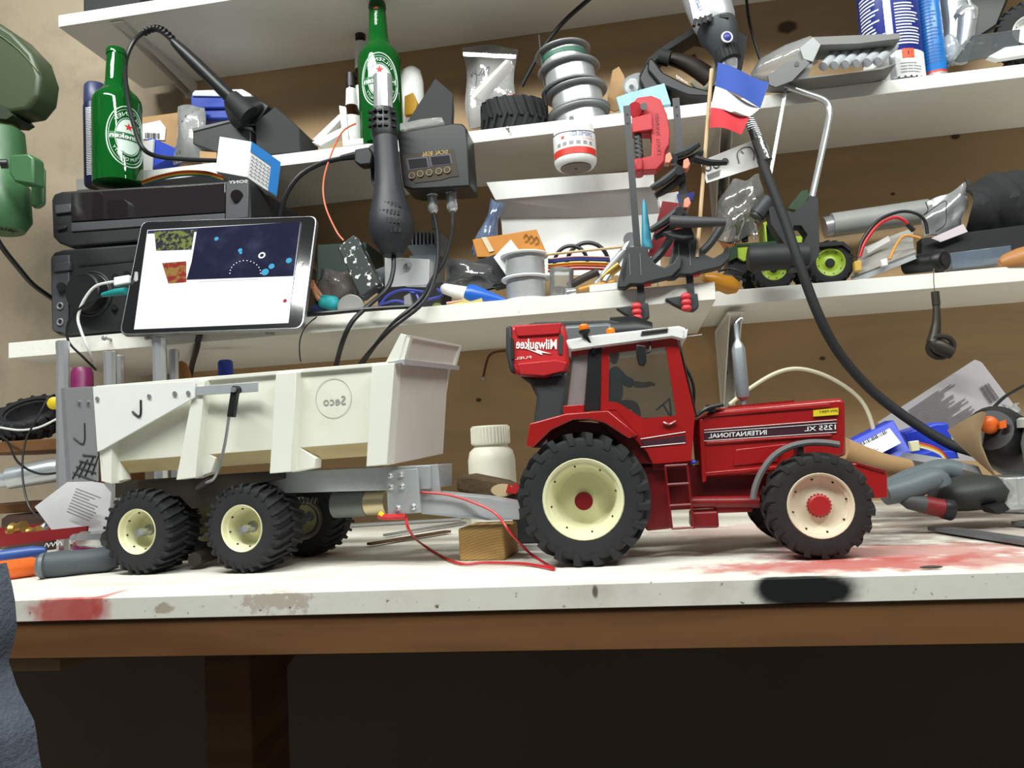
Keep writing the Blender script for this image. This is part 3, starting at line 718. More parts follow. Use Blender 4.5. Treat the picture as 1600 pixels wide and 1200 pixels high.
def figure(P, S, label, rot=None):
    """seated toy driver: P seat point, S scale (sitting torso height)"""
    f = thing('toy_driver', P, label, 'toy figure')
    def q(x, y, z):
        v = V((x, y, z))*S
        if rot is not None: v = rot@v
        return P+v
    skin('shirt', [q(0, 0, .1), q(0, 0, .45), q(.02, 0, .85), q(.03, -.22, .82), q(.22, -.26, .58), q(.42, -.22, .50), q(.03, .22, .82), q(.22, .26, .58), q(.42, .22, .50)],
         [(0, 1), (1, 2), (2, 3), (3, 4), (4, 5), (2, 6), (6, 7), (7, 8)], [.19*S, .21*S, .17*S, .12*S, .10*S, .095*S, .12*S, .10*S, .095*S], TEAL, f)
    skin('head', [q(.03, 0, .95), q(.04, 0, 1.08), q(.06, 0, 1.25), q(.05, 0, 1.36)], [(0, 1), (1, 2), (2, 3)], [.08*S, .10*S, .14*S, .09*S], SKIN, f)
    mk('hair', MB().ell(q(.02, 0, 1.30), (.16*S, .16*S, .15*S)), HAIR, f)
    for s in (-1, 1):
        vs = [q(.40, .22*s, .50), q(.62, .20*s, .46), q(.72, .18*s, .46)]; ed = [(0, 1), (1, 2)]; rr = [.075*S, .05*S, .05*S]
        for k in range(4):
            vs += [q(.80, (.14+.03*k)*s, .48), q(.87, (.14+.03*k)*s, .44)]; n = len(vs); ed += [(2, n-2), (n-2, n-1)]; rr += [.022*S, .018*S]
        vs += [q(.76, .11*s, .52)]; ed += [(2, len(vs)-1)]; rr += [.022*S]
        skin('forearm', vs, ed, rr, SKIN, f, 1)
        skin('trouser_leg', [q(.02, .10*s, .05), q(.42, .12*s, .06), q(.46, .12*s, -.28)], [(0, 1), (1, 2)], [.13*S, .11*S, .08*S], JEAN, f)
        mk('shoe', MB().box(q(.52, .12*s, -.33), (.20*S, .09*S, .08*S)), BLK, f, bev=.02*S)
    mk('nose', MB().ell(q(.20, 0, 1.22), (.03*S, .02*S, .025*S)), SKIN, f)
    mk('eyes', MB().ell(q(.175, -.05, 1.27), (.015*S,)*3).ell(q(.175, .05, 1.27), (.015*S,)*3), INK, f)
    return f
figure(W(962, 638, YD), .042, 'toy driver in teal shirt sitting inside the red tractor cab')
# ================================================================ things on and around the upper shelf
def pillow(c4, t, wr, nu=10, nv=10, seed=1, base=None):
    """plastic bag: two wrinkled sheets meeting at the rim; c4 = lb, rb, rt, lt world points"""
    rnd = random.Random(seed); ph = [rnd.uniform(0, 6) for _ in range(6)]; mb = MB()
    for s in (-1, 1):
        def fn(u, v, s=s):
            e = math.sin(math.pi*u)**.6*math.sin(math.pi*min(.98, max(.02, v)))**.5
            w = wr*(math.sin(9*u+5*v+ph[0])+math.sin(-6*u+11*v+ph[1])+.6*math.sin(17*u+3*v+ph[2]+s))*.4*e
            return (wr*.5*math.sin(8*v+ph[3])*(u-.5)*2, s*t/2*e+w, wr*.4*math.sin(7*u+ph[4]))
        mb.quad4(*c4, nu, nv, fn, .0003)
    return mb
def P4(q, Y, zmin=None): return [W(x, y, Y if not isinstance(Y, (list, tuple)) else Y[i], zmin) for i, (x, y) in enumerate(q)]
def cylmap(A, B, R, phi0=0):
    A, B = V(A), V(B); up = (B-A).normalized(); f = (CAM-A); f = (f-up*f.dot(up)).normalized(); rt = up.cross(f).normalized()
    def fn(phi, h):
        a = phi+phi0; return A+(B-A)*h+(f*math.cos(a)+rt*math.sin(a))*R
    return fn
def star(fn, u, v, ru, rv, m, root):
    pts = []
    for i in range(10):
        a = math.pi/2+i*math.pi/5; k = 1 if i % 2 == 0 else .42; pts.append(fn(u+ru*k*math.cos(a), v+rv*k*math.sin(a)))
    mb = MB(); mb.add([fn(u, v)]+pts, [(0, 1+i, 1+(i+1) % 10) for i in range(10)]); mk('red_star', mb, m, root, smooth=False)
GG = glass('green_glass', (24, 140, 52), .62); LBL = mat('label_white', (206, 226, 214), .5); LGR = mat('label_green', (36, 104, 58), .5); STAR = mat('star_red', (206, 40, 36), .5)
PROF = [(0, .90), (.012, 1), (.585, 1), (.62, .97), (.65, .87), (.68, .68), (.71, .53), (.76, .46), (.955, .38), (.957, .41), (.985, .41), (1, .37)]
def bottle(A, B, R, phi0, label, neck=False, lh=(.30, .21), lphi=.95):
    t = thing('beer_bottle', A, label, 'bottle', 'green beer bottles')
    inner = [(max(.012, h-.004), r*.93-.0) for h, r in PROF[1:-1]]
    mk('glass', MB().lathe(A, B, [(h, r*R) for h, r in PROF], 36).lathe(A, B, [(h, r*R) for h, r in inner], 36), GG, t)
    f = cylmap(A, B, R*1.006, phi0); h0, hr = lh
    ov = MB(); band = MB(); med = MB()
    for k, rad in ((1, .0009), (.90, .0004), (.62, .0005)):
        ov.tube([f(lphi*k*math.cos(a), h0+hr*k*math.sin(a)) for a in [2*math.pi*i/40 for i in range(41)]], rad, n=5, k=0)
    mk('label_rings', ov, LBL, t)
    def disc(cu, cv, ru, rv, rr, m, nm):
        g = cylmap(A, B, R*rr, phi0); mb = MB(); vs = []; fs = []
        for j in range(7):
            for i in range(24):
                a = 2*math.pi*i/24; k = j/6; vs.append(g(cu+ru*k*math.cos(a), cv+rv*k*math.sin(a)))
        for j in range(6):
            for i in range(24): fs.append((j*24+i, j*24+(i+1) % 24, (j+1)*24+(i+1) % 24, (j+1)*24+i))
        mb.add(vs, fs); mk(nm, mb, m, t)
    disc(0, h0, lphi*.58, hr*.58, 1.004, LBL, 'label_medallion')
    g = cylmap(A, B, R*1.009, phi0); gb = []
    for j in range(4): gb.append([g(lphi*(-1.02+2.04*i/24), h0-.025+.05*j/3) for i in range(25)])
    mk('label_band', MB().sheet(gb, .0002), LGR, t)
    g2 = cylmap(A, B, R*1.024, phi0)
    text('Heineken', lambda u, v: g2(lphi*(-.85+1.7*u), h0-.017+.034*v), PRINT, t, bold=.02)
    star(cylmap(A, B, R*1.012, phi0), 0, h0+.068, .20, .030, STAR, t)
    for a0, s in (('PREMIUM QUALITY', -1), ('PILSENER', 1)):
        def arc(u, v, s=s):
            an = (math.pi/2+(.5-u)*1.9) if s > 0 else (-math.pi/2+(u-.5)*2.2); k = .70+.13*(v if s > 0 else 1-v)
            return g2(lphi*k*math.cos(an), h0+hr*k*math.sin(an))
        text(a0, arc, LBL, t)
    if neck:
        gn = cylmap(A, B, R*.40, -.2)
        gn2 = lambda u, v: cylmap(A, B, R*(.46-.05*v), -.15)(u, .82+.12*v)
        star(gn2, 0, .95, .35, .1, STAR, t)
        text('Heineken', lambda u, v: gn2(-.18+.36*v, .75-.8*u), PRINT, t, mirror=False)
    return t
b1 = W(184.5, 292, .985); bottle(b1, W(181.5, 78, .985), 36*mpp(183, 200, .985), .45, 'green glass beer bottle standing on the black stereo', lh=(.31, .215), lphi=.88)
bb = W(597, 217, 1.066); bb.z = F2; bt = V((0, 0, .789))
bottle(bb, V((bb.x+.001, bb.y, bt.z)), 33.5*mpp(597, 120, 1.066), 0, 'green glass beer bottle behind the black hot-air gun', True, lh=(.40, .18), lphi=.9)
BRN = glass('brown_glass', (62, 34, 16), .75)
for x, yt, Y, cap, lab in ((569, 28, 1.15, BLK, 'brown beer bottle with black neck and white label behind the green bottle'), (551, 116, 1.13, BLK, 'short dark brown bottle beside the white angle piece')):
    a = W(x, 210, Y); a.z = F2; b = W(x-2, yt, Y); b.x = a.x; R = 17*mpp(x, 100, Y)
    if yt > 100: R *= .9
    t = thing('brown_bottle', a, lab, 'bottle')
    mk('glass', MB().lathe(a, b, [(0, .95*R), (.02, R), (.55, R), (.68, .55*R), (.8, .42*R), (1, .36*R)], 24), BRN, t)
    mk('cap', MB().lathe(a+(b-a)*.86, b+V((0, 0, .002)), [(0, .47*R), (.5, .5*R), (.52, .44*R), (.95, .44*R), (1, .3*R)], 20), cap, t)
    mk('label_band', MB().lathe(a+(b-a)*.1, a+(b-a)*.84, [(0, 1.02*R), (.58, 1.02*R), (.74, .62*R), (1, .5*R)], 24, False), WHT, t)
# spray can behind bottle 1
def can(A, B, R, body, cap, label, name='spray_can', capfrac=.8, ringm=None):
    t = thing(name, A, label, 'can')
    mk('body', MB().lathe(A, A+(B-A)*capfrac, [(0, .93*R), (.02, R), (.97, R), (1, .94*R)], 28), body, t)
    mk('cap', MB().lathe(A+(B-A)*capfrac, B, [(0, .92*R), (.1, .95*R), (.9, .90*R), (1, .78*R)], 28), cap, t)
    return t
def barcode(t, fn, n, m, name='barcode', seed=3):
    rnd = random.Random(seed); mb = MB(); u = 0
    while u < 1:
        w = rnd.choice((.01, .015, .03)); a, b, c, d = fn(u, 0), fn(min(1, u+w), 0), fn(min(1, u+w), 1), fn(u, 1); mb.add([a, b, c, d], [(0, 1, 2, 3)]); u += w+rnd.choice((.012, .02, .03))
    return mk(name, mb, m, t, smooth=False)
def lines(t, fn, n, m, name='print_lines', seed=5, fill=.45):
    rnd = random.Random(seed); mb = MB()
    for i in range(n):
        v = i/n; e = rnd.uniform(.6, 1)
        K = 8
        for k in range(K): mb.add([fn(e*k/K, v), fn(e*(k+1)/K, v), fn(e*(k+1)/K, v+fill/n), fn(e*k/K, v+fill/n)], [(0, 1, 2, 3)])
    return mk(name, mb, m, t, smooth=False)
NAVY = mat('navy_can', (36, 42, 78), .35, .3)
ca = W(152, 292, 1.01); R = 18*mpp(150, 220, 1.01)
ct = can(ca, W(149, 133, 1.01), R, NAVY, mat('navy_cap', (52, 58, 96), .4), 'dark blue spray can half hidden behind the left green bottle')
cf = cylmap(ca, W(149, 133, 1.01), R*1.004, -.4)
lines(ct, lambda u, v: cf(-.5+.75*u, .08+.66*v), 40, PRINT)
# cardboard box with labels, blue/white cartons, blue tub
cb = thing('cardboard_box', W(255, 235, 1.14, F2), 'cardboard box with a barcode label behind the left bottle', 'box')
mk('carton', MB().bpx(218, 178, 282, 250, 1.14, .06, zmin=F2), CARD, cb, bev=.001)
mk('label', MB().px([(222, 194), (250, 188), (259, 200), (257, 219), (223, 217)], 1.138, .001), PAPW, cb)
barcode(cb, flatfn(*P4([(226, 216), (250, 217), (250, 208), (226, 207)], 1.137)), 20, INK)
solo('blue_white_carton', MB().px([(228, 218), (240, 216), (275, 232), (272, 243), (236, 262), (229, 262)], 1.09, .03, F2), mat('blue_card', (40, 74, 196), .5), 'small blue cardboard piece leaning behind the left bottle', 'carton')
solo('white_card', MB().px([(222, 222), (240, 217), (236, 266), (222, 266)], 1.085, .004, F2), PAPW, 'white card upright beside the left bottle', 'card')
solo('clear_bag', pillow(P4([(272, 256), (330, 252), (318, 168), (280, 165)], 1.09), .03, .004, seed=2), BAG, 'clear plastic bag between the cardboard box and blue tub', 'bag')
tb = thing('plastic_tub', W(340, 187, 1.12), 'blue plastic tub with pale lid at the back of the upper shelf', 'tub')
BLU = mat('blue_plastic_tub', (52, 78, 180), .35)
mk('body', MB().px([(297, 165), (392, 165), (384, 182), (372, 187), (312, 187), (303, 182)], 1.10, .06), BLU, tb, bev=.004)
mk('rim', MB().px([(297, 150), (302, 143), (380, 141), (392, 150), (394, 168), (297, 170)], 1.095, .07), BLU, tb, bev=.003)
mk('lid', MB().px([(300, 146), (304, 141), (378, 139), (392, 147), (392, 151), (300, 150)], 1.092, .075), mat('pale_lid', (206, 212, 222), .4), tb, bev=.001)
og = thing('parts_case', W(350, 235, 1.05, F2), 'grey translucent parts case under the soldering iron', 'case')
mk('body', MB().px([(300, 206), (358, 190), (392, 203), (392, 244), (336, 238), (301, 225)], 1.06, .08, F2), mat('smoke_plastic', (64, 66, 68), .3), og, bev=.002)
mk('lid', MB().px([(300, 200), (358, 187), (394, 199), (394, 204), (358, 191), (300, 206)], 1.058, .084), mat('smoke_lid', (120, 124, 124), .25), og, bev=.001)
solo('wood_offcut', MB().px([(312, 236), (338, 238), (338, 252), (312, 252)], 1.055, .03, F2), CARD, 'small cardboard offcut under the parts case', 'offcut')
# soldering iron and its stand
ir = thing('soldering_iron', W(390, 180, 1.02), 'black soldering iron resting in its stand with looping cord', 'soldering iron')
i0, i1 = W(268, 62, 1.0), W(376, 168, 1.03)
mk('handle', MB().lathe(i0, i1, [(0, .004), (.05, .0065), (.2, .0085), (.35, .0095), (.7, .0095), (.95, .0105), (1, .009)], 18), BLK, ir)
mk('grip', MB().lathe(i0+(i1-i0)*.86, i0+(i1-i0)*1.12, [(0, .0135), (.5, .0155), (1, .0165)], 18), BLKM, ir)
sr = MB()
for i in range(9):
    t_ = i/8; p = W(225+43*t_, 50-8*math.sin(math.pi*t_)+10*t_*t_, 1.0); q = W(228+43*t_, 50-8*math.sin(math.pi*t_)+10*t_*t_+.5, 1.0); sr.cyl(p, q, .0052, n=10)
sr.tube([W(x, y, 1.0) for x, y in ((223, 52), (235, 46), (250, 48), (268, 62))], .0036, n=8)
mk('strain_relief', sr, BLK, ir)
mk('cord', MB().tube([W(x, y, Y) for x, y, Y in ((225, 50, 1.0), (208, 66, 1.0), (196, 100, .99), (199, 150, .96), (209, 195, .945), (222, 230, .94), (245, 244, .96), (290, 249, .97), (340, 251, .98))], .0032, n=8), BLK, ir)
st_ = thing('iron_stand', W(415, 240, 1.05, F2), 'black soldering iron holder block with funnel mouth', 'stand')
mk('block', MB().px([(400, 245), (398, 190), (430, 166), (468, 200), (470, 238)], 1.05, .07, F2), BLKM, st_, bev=.002)
mk('funnel', MB().lathe(W(362, 180, 1.035), W(404, 166, 1.06), [(0, .020), (.15, .022), (.5, .018), (1, .015)], 20), BLK, st_)
mk('side_block', MB().px([(398, 150), (420, 165), (400, 195), (372, 196), (366, 180)], 1.055, .03), BLK, st_, bev=.002)
# white carton with blue side in front, ribbon cable
wc = thing('white_carton', W(375, 300, .975), 'small white and blue carton on top of the stereo', 'carton')
c0 = W(338, 262, .965); m_ = mpp(370, 260, .97)
fA, fB = W(336, 268, .965), W(386, 277, .96); up_ = W(343, 213, .965)-fA
fC = W(432, 308, 1.0)
mk('carton_body', MB().prism([fA, fB, fC, fC+fA-fB], up_), PAPW, wc, bev=.0008)
sd = lambda u, v, k=.0006: (fB*(1-u)+fC*u)+up_*v+V((.0004, -.0006, 0))
mk('blue_print', MB().sheet([[sd(u, v) for u in (0, .3, .6, 1)] for v in (.72, 1.0)], .0003), mat('sky_blue_print', (40, 130, 210), .5), wc)
mk('blue_print', MB().sheet([[sd(u, v) for u in (.7, 1)] for v in (.02, .72)], .0003), mat('sky_blue_print', (40, 130, 210), .5), wc)
hw = []
for i in range(6):
    for j in range(5):
        u0 = .06+j*.13; v0 = .10+i*.10; hw.append([sd(u0, v0), sd(u0+.04, v0+.04), sd(u0+.07, v0-.01), sd(u0+.1, v0+.03)])
strokes(hw, .0003, mat('pen_blue', (60, 70, 120), .6), wc, 'handwriting')
rb = thing('ribbon_cable', W(280, 285, .985), 'rainbow ribbon cable lying on the stereo beside the bottle', 'cable')
for i, c in enumerate(((150, 90, 40), (196, 60, 40), (222, 120, 40), (226, 190, 60), (70, 130, 60), (60, 90, 160))):
    mk('strand', MB().tube([W(x, y+i*1.6, .99+i*.001) for x, y in ((221, 283), (248, 274), (285, 267), (322, 268), (350, 276))], .00085, n=5), mat('strand%d' % i, c, .5), rb)
# white angle pieces
solo('angle_strip', MB().px([(488, 218), (530, 178), (533, 186), (499, 222)], 1.08, .012, F2), WHT, 'white plastic strip leaning on the upper shelf', 'strip', bev=.0006)
solo('angle_strip', MB().px([(487, 222), (536, 198), (538, 208), (500, 228)], 1.065, .014, F2), mat('pale_grey_strip', (206, 208, 206), .5), 'pale grey plastic strip lying below the white strip', 'strip', bev=.0006)
al = thing('angle_profile', W(545, 226, 1.06), 'white L-shaped profile standing beside the green bottle', 'profile')
mk('web', MB().px([(530, 165), (540, 167), (545, 222), (536, 226)], 1.055, .004, F2), WHT, al); mk('flange', MB().px([(536, 219), (590, 214), (590, 221), (536, 228)], 1.042, .006, F2), WHT, al)
# white jug, yellow thing, black slab
solo('white_container', MB().lathe(W(645, 200, 1.17, F2), W(643, 105, 1.17), [(0, .018), (.03, .020), (.75, .019), (.93, .015), (1, .006)], 20), WHT, 'white plastic container behind the green bottle', 'container')
solo('yellow_packet', MB().px([(632, 150), (645, 144), (652, 160), (648, 178), (632, 180)], 1.12, .01), mat('yellow_pack', (214, 160, 40), .5), 'yellow packet beside the white container', 'packet', bev=.001)
solo('black_slab', MB().prism(P4([(634, 194), (680, 122), (708, 146), (706, 200)], 1.07, F2), (-.01, .05, 0)), BLKM, 'black tilted slab standing behind the hot-air station', 'slab', bev=.001)
solo('plastic_sleeve', MB().px([(625, 193), (660, 186), (690, 183), (694, 192), (625, 204)], 1.045, .02), CLEAR, 'clear plastic sleeve on top of the hot-air station', 'sleeve')
# hot-air station
hs = thing('hot_air_station', W(680, 290, .985), 'black hot-air soldering station with two displays hung on the shelf edge', 'station')
mk('case', MB().px([(620, 207), (706, 192), (722, 193), (728, 199), (735, 291), (645, 296), (630, 292)], .985, .052), BLK, hs, bev=.002)
GLD = mat('gold_print', (186, 150, 84), .5)
mk('control_panel', MB().px([(628, 242), (708, 232), (717, 275), (702, 277), (690, 281), (648, 286), (638, 272)], .9842, .001), mat('smoky_panel', (66, 60, 52), .25), hs)
for q in ([(635, 248), (668, 244), (671, 262), (638, 266)], [(670, 244), (704, 240), (707, 256), (673, 260)]):
    o = mk('display', MB().px(q, .9836, .0008), mat('display_frame', (96, 92, 104), .2), hs)
    cx = sum(a for a, b in q)/4; cy = sum(b for a, b in q)/4
    mk('display_glass', MB().px([(cx+(a-cx)*.85, cy+(b-cy)*.75) for a, b in q], .983, .0006), mat('display_grey', (48, 47, 50), .1), o)
for x, y in ((644, 275), (657, 272), (671, 270), (686, 268), (699, 266)):
    c = W(x, y, .984); b_ = mk('button', MB().cyl(c, c-V((0, .0016, 0)), .0037, n=18), mat('dark_button', (30, 28, 26), .4), hs)
    mk('button_ring', MB().torus(c-V((0, .0016, 0)), (0, 1, 0), .0041, .0004, n=20, m=5), GLD, b_)
text('8586', fpx(660, 245, 676, 238, .9835, -2), GLD, hs); text('SICAL', fpx(679, 242, 700, 236, .9835, -2), GLD, hs)
for x, y0, y1, r in ((677, 296, 334, .0068), (707, 292, 331, .0074)):
    a, b = W(x-2, y0, 1.01), W(x, y1, 1.01); c_ = mk('connector', MB().lathe(a, b, [(0, r*1.15), (.25, r*1.15), (.27, r), (.7, r), (.72, r*1.1), (.9, r*1.05), (1, r*.6)], 18), CHR, hs)
    mk('strain_relief', MB().tube([b, W(x+1, y1+24, 1.0)], [.003, .0025], n=8, k=0), BLK, hs)
mk('side_holder', MB().px([(576, 228), (590, 222), (600, 290), (592, 300), (580, 285)], .985, .03), BLK, hs, bev=.001)
for i, pts in enumerate((((678, 334, 1.0), (684, 367, .98), (682, 422, .95), (662, 472, .925), (610, 515, .91), (565, 565, .95), (545, 600, 1.1)),
                         ((708, 352, 1.0), (697, 400, .97), (676, 436, .945), (655, 470, .922), (612, 508, .915), (572, 560, .96), (550, 600, 1.1)))):
    mk('cable', MB().tube([W(*p) for p in pts], .0026, n=8), BLK, hs)
# power plug and cord
pg = thing('power_plug', W(556, 245, 1.0), 'black mains plug on a cord beside the hot-air gun', 'plug')
mk('plug', MB().px([(554, 233), (576, 229), (582, 240), (580, 256), (562, 258), (553, 252)], .965, .018), BLK, pg, bev=.002)
mk('strain_relief', MB().tube([W(556, 243, .995), W(533, 247, .995)], [.006, .0042], n=8, k=0), BLK, pg)
mk('cord', MB().tube([W(x, y, Y) for x, y, Y in ((535, 247, .995), (500, 256, .99), (468, 275, .985), (447, 305, .985), (438, 340, .99))], .0036, n=8), BLK, pg)
# hot-air gun
hg = thing('hot_air_gun', W(614, 398, .96), 'black hot-air gun with bright metal nozzle pointing up', 'heat gun')
h0, h1 = W(598, 118, .965), W(599, 176, .965); m_ = mpp(600, 250, .96)
mk('nozzle', MB().lathe(h0, h1, [(0, 12*m_), (.02, 15*m_), (.3, 15*m_), (1, 15.5*m_)], 22), CHR, hg)
c1 = W(602, 218, .962)
mk('collar', MB().lathe(h1+(h0-h1)*.05, c1, [(0, 17*m_), (.06, 20*m_), (.5, 21.5*m_), (.9, 20.5*m_), (1, 19*m_)], 24), BLK, hg)
sl = MB()
for r_ in range(3):
    for k in range(-2, 3):
        p = W(600+k*9.2, 181+r_*11-abs(k)*.8, .962); d = (CAM-p).normalized()
        sl.box(p+V((0, -math.sqrt(max(0, 21**2-(k*9.2)**2))*m_, 0)), (.006, .004, .0028), (0, 0, k*22))
mk('vent_slots', sl, INK, hg)
g0, g1 = W(602, 216, .962), W(615, 399, .958)
mk('handle', MB().lathe(g0, g1, [(0, 19*m_), (.1, 19*m_), (.25, 20*m_), (.42, 22*m_), (.52, 26*m_), (.62, 31*m_), (.70, 34.5*m_), (.78, 35*m_), (.85, 32*m_), (.90, 27*m_), (.94, 21*m_), (.98, 19*m_), (1, 16*m_)], 28), mat('gun_plastic', (40, 43, 48), .5, var=.1), hg)
vn = MB()
for r_ in range(4):
    for k in range(-3, 4):
        y = 328+r_*13; x = 616+k*5.5; hw_ = (30, 34, 35, 32)[r_]; vn.box(W(x, y, .96)+V((0, -math.sqrt(max(1, hw_**2-(k*5.5)**2))*m_+.0006, 0)), (.0026, .003, .0064), (0, 14, k*10))
mk('grip_slots', vn, INK, hg)
mk('cable', MB().tube([W(x, y, Y) for x, y, Y in ((615, 397, .958), (614, 425, .95), (604, 452, .94), (575, 478, .93), (550, 503, .915), (535, 535, .92), (524, 575, .98))], .0032, n=8), BLK, hg)
# orange wire and scratched battery
bp = thing('battery_pack', W(560, 465, .955, F1), 'dark scratched battery pack with orange wire beside the tablet', 'battery')
bq = [(527, 386), (552, 366), (558, 372), (593, 443), (563, 467)]
def scr(t, base, b): return t.mix(t.ramp(t.noise(120, 3, vec=t.pos()), .60, .64), base, (.75, .76, .72, 1))
mk('pack', MB().px(bq, .955, .022), mat('scratched_dark', (48, 54, 54), .5, custom=scr), bp, bev=.002)
mk('wire', MB().tube([W(x, y, Y) for x, y, Y in ((556, 193, 1.04), (536, 205, 1.03), (520, 235, 1.0), (506, 280, .98), (508, 320, .97), (525, 360, .965), (537, 376, .962))], .0013, n=6), mat('orange_wire', (216, 96, 60), .45), bp)
# zip bag
zb = thing('zip_bag', W(765, 195, 1.1, F2), 'clear zip bag with marker scribble beside the loose tyre', 'bag')
mk('bag', pillow(P4([(732, 200), (800, 196), (808, 76), (724, 72)], 1.17), .03, .006, 12, 12, 5), BAG, zb)
mk('zip_strip', MB().quad4(*P4([(724, 88), (806, 92), (806, 86), (724, 82)], 1.085), 6, 1, None, .001), BAG, zb)
strokes([[W(742, 108, 1.082), W(745, 120, 1.082), W(743, 134, 1.082)], [W(738, 112, 1.082), W(748, 118, 1.082), W(755, 106, 1.082), W(757, 120, 1.082)], [W(752, 118, 1.082), W(764, 104, 1.082), W(762, 118, 1.082)]], .0006, mat('marker', (70, 62, 66), .6), zb)
solo('foil_strip', MB().quad4(*P4([(733, 150), (756, 160), (803, 104), (790, 94)], 1.07), 4, 6, lambda u, v: (0, -.008*math.sin(math.pi*u), 0), .0008), mat('foil_wrap', (226, 222, 222), .25, .3), 'shiny folded plastic strip in front of the zip bag', 'strip')
# loose model tyre with red hub
lt = thing('loose_tyre', W(802, 204, 1.10, F2), 'loose chunky black model tyre lying beside the wire spools', 'tyre')
tcn = W(803, 172, 1.10); tcn.z = F2+.030
wheel(lt, tcn, (.05, -.12, 1), .051, .058, .024, 20, RUB, BLKM, BLK, lug=.004, skew=.2, dish=.6)
hp_ = MB(); tp = V((tcn.x, tcn.y, F2+.060))
for i in range(4): hp_.box(tp+V((.010*math.cos(i*1.57), .010*math.sin(i*1.57), .004)), (.010, .007, .010), (0, 0, i*90))
mk('red_hub', hp_.cyl(tp-V((0, 0, .004)), tp+V((0, 0, .006)), .007), mat('coral_plastic', (214, 84, 70), .45), lt)
# wire spools
def spool(A, B, R, rc, label, wirem, flm):
    t = thing('wire_spool', A if A.z < B.z else B, label, 'spool', 'stacked wire spools')
    mk('wire', MB().lathe(A+(B-A)*.12, A+(B-A)*.88, [(0, rc)]+[(i/14, rc*(1+.012*(i % 2))) for i in range(1, 14)]+[(1, rc)], 36), wirem, t)
    for a, b in ((0, .12), (.88, 1)):
        mk('flange', MB().lathe(A+(B-A)*a, A+(B-A)*b, [(0, R*.97), (.4, R), (.6, R), (1, R*.97)], 36), flm, t)
    return t
WIRE = mat('silver_wire', (190, 192, 194), .3, .5, scale=200); FLG = mat('grey_flange', (150, 152, 154), .4, .4)
zs = [(F2, .032), (F2+.0325, .034), (F2+.067, .034), (F2+.1015, .029)]; bx = W(903, 180, 1.10)
for i, (z, h) in enumerate(zs):
    xo = (.004, .002, -.006, -.014)[i]; yo = (0, .002, -.002, .002)[i]; R = (.047, .047, .046, .042)[i]
    a = V((bx.x+xo, 1.10+yo, z)); b = a+V((-.003, 0, h))
    t = spool(a, b, R, R*.80, ('lowest silver wire spool in the stack of four', 'second silver wire spool from the bottom of the stack', 'third silver wire spool from the bottom of the stack', 'topmost wire spool of the stack with a green band')[i], WIRE, FLG)
    if i == 3: mk('green_band', MB().lathe(a+(b-a)*.45, a+(b-a)*.7, [(0, R*.82), (1, R*.82)], 30, False), mat('green_band', (60, 110, 90), .5), t)
mk('frame_rod', MB().tube([W(842, 55, 1.08), W(846, 100, 1.08), W(853, 165, 1.08)], .0012, n=6), BLK, t)
# hanging tub of cutting discs
dz = thing('disc_tub', W(900, 270, 1.0), 'small white printed tub hanging from the upper shelf edge', 'tub')
d0, d1 = W(900, 262, 1.0), W(896, 200, 1.0); R = 33*mpp(898, 230, 1.0)
mk('tub', MB().lathe(d0, d1, [(0, .86*R), (.04, .94*R), (.12, 1.0*R), (.75, 1.0*R), (.76, .97*R), (.95, .95*R), (1, .90*R)], 32), WHT, dz)
mk('disc', MB().cyl(d0-V((0, 0, .0015)), d0+V((0, 0, .001)), .72*R, n=30), mat('disc_brown', (120, 110, 100), .7), dz)
mk('disc_hole', MB().cyl(d0-V((0, 0, .002)), d0, .07*R, n=10), INK, dz)
df = cylmap(d0, d1, R*1.006)
mk('red_band', MB().sheet([[df(-1.3+2.6*i/24, h) for i in range(25)] for h in (.17, .33)], .0003), mat('band_red', (216, 52, 40), .4), dz)
text('DREMEL EZ', lambda u, v: df(.02+1.05*u-.12, .60+.10*v), mat('band_blue', (70, 84, 160), .5), dz); text('SPEEDCLIC', lambda u, v: df(.35+.7*u, .52+.05*v), mat('band_pink', (226, 150, 150), .5), dz)
mk('grey_rule', MB().tube([df(-1.25+2.5*i/20, .735+.02*math.cos(i*.3)) for i in range(21)], .0005, n=5, k=0), GRYP, dz)
star(df, -.55, .60, .14, .06, mat('band_red', (216, 52, 40), .4), dz)
pc = MB()
for i in range(6): pc.add([df(-.9+i*.33+a, .39+b) for a, b in ((0, 0), (.2, 0), (.2, .09), (0, .09))], [(0, 1, 2, 3)])
mk('pictograms', pc, mat('picto_grey', (150, 148, 152), .6), dz, smooth=False)
mk('hook', MB().tube([W(893, 187, 1.02), W(895, 200, .995), W(896, 212, .99)], .0014, n=6), CHR, dz)
mk('hook_head', MB().cyl(W(893, 186, 1.028), W(893, 185, 1.018), .0035, n=10), CHR, dz)
# card scraps, small motor
solo('cardboard_scrap', MB().px([(947, 168), (957, 110), (967, 104), (975, 118), (985, 165), (960, 174)], 1.12, .003, F2), CARD, 'torn cardboard scrap beside the wire spools', 'cardboard')
mo = thing('small_motor', W(990, 140, 1.10), 'small silver electric motor beside the blue card', 'motor')
mk('can', MB().cyl(W(988, 134, 1.09), W(996, 130, 1.12), .0145, n=22), ALU, mo); mk('end_cap', MB().cyl(W(987, 135, 1.086), W(988, 134, 1.092), .010, n=18), WHT, mo); mk('shaft', MB().cyl(W(986, 135.5, 1.08), W(988, 134, 1.09), .003, n=10), STEEL, mo)
solo('picture_card', MB().px([(963, 152), (980, 146), (1038, 130), (1048, 162), (970, 176)], 1.06, .012, F2), mat('pale_blue_card', (150, 196, 216), .5, var=.4, scale=60), 'pale blue printed card leaning on the upper shelf', 'card')
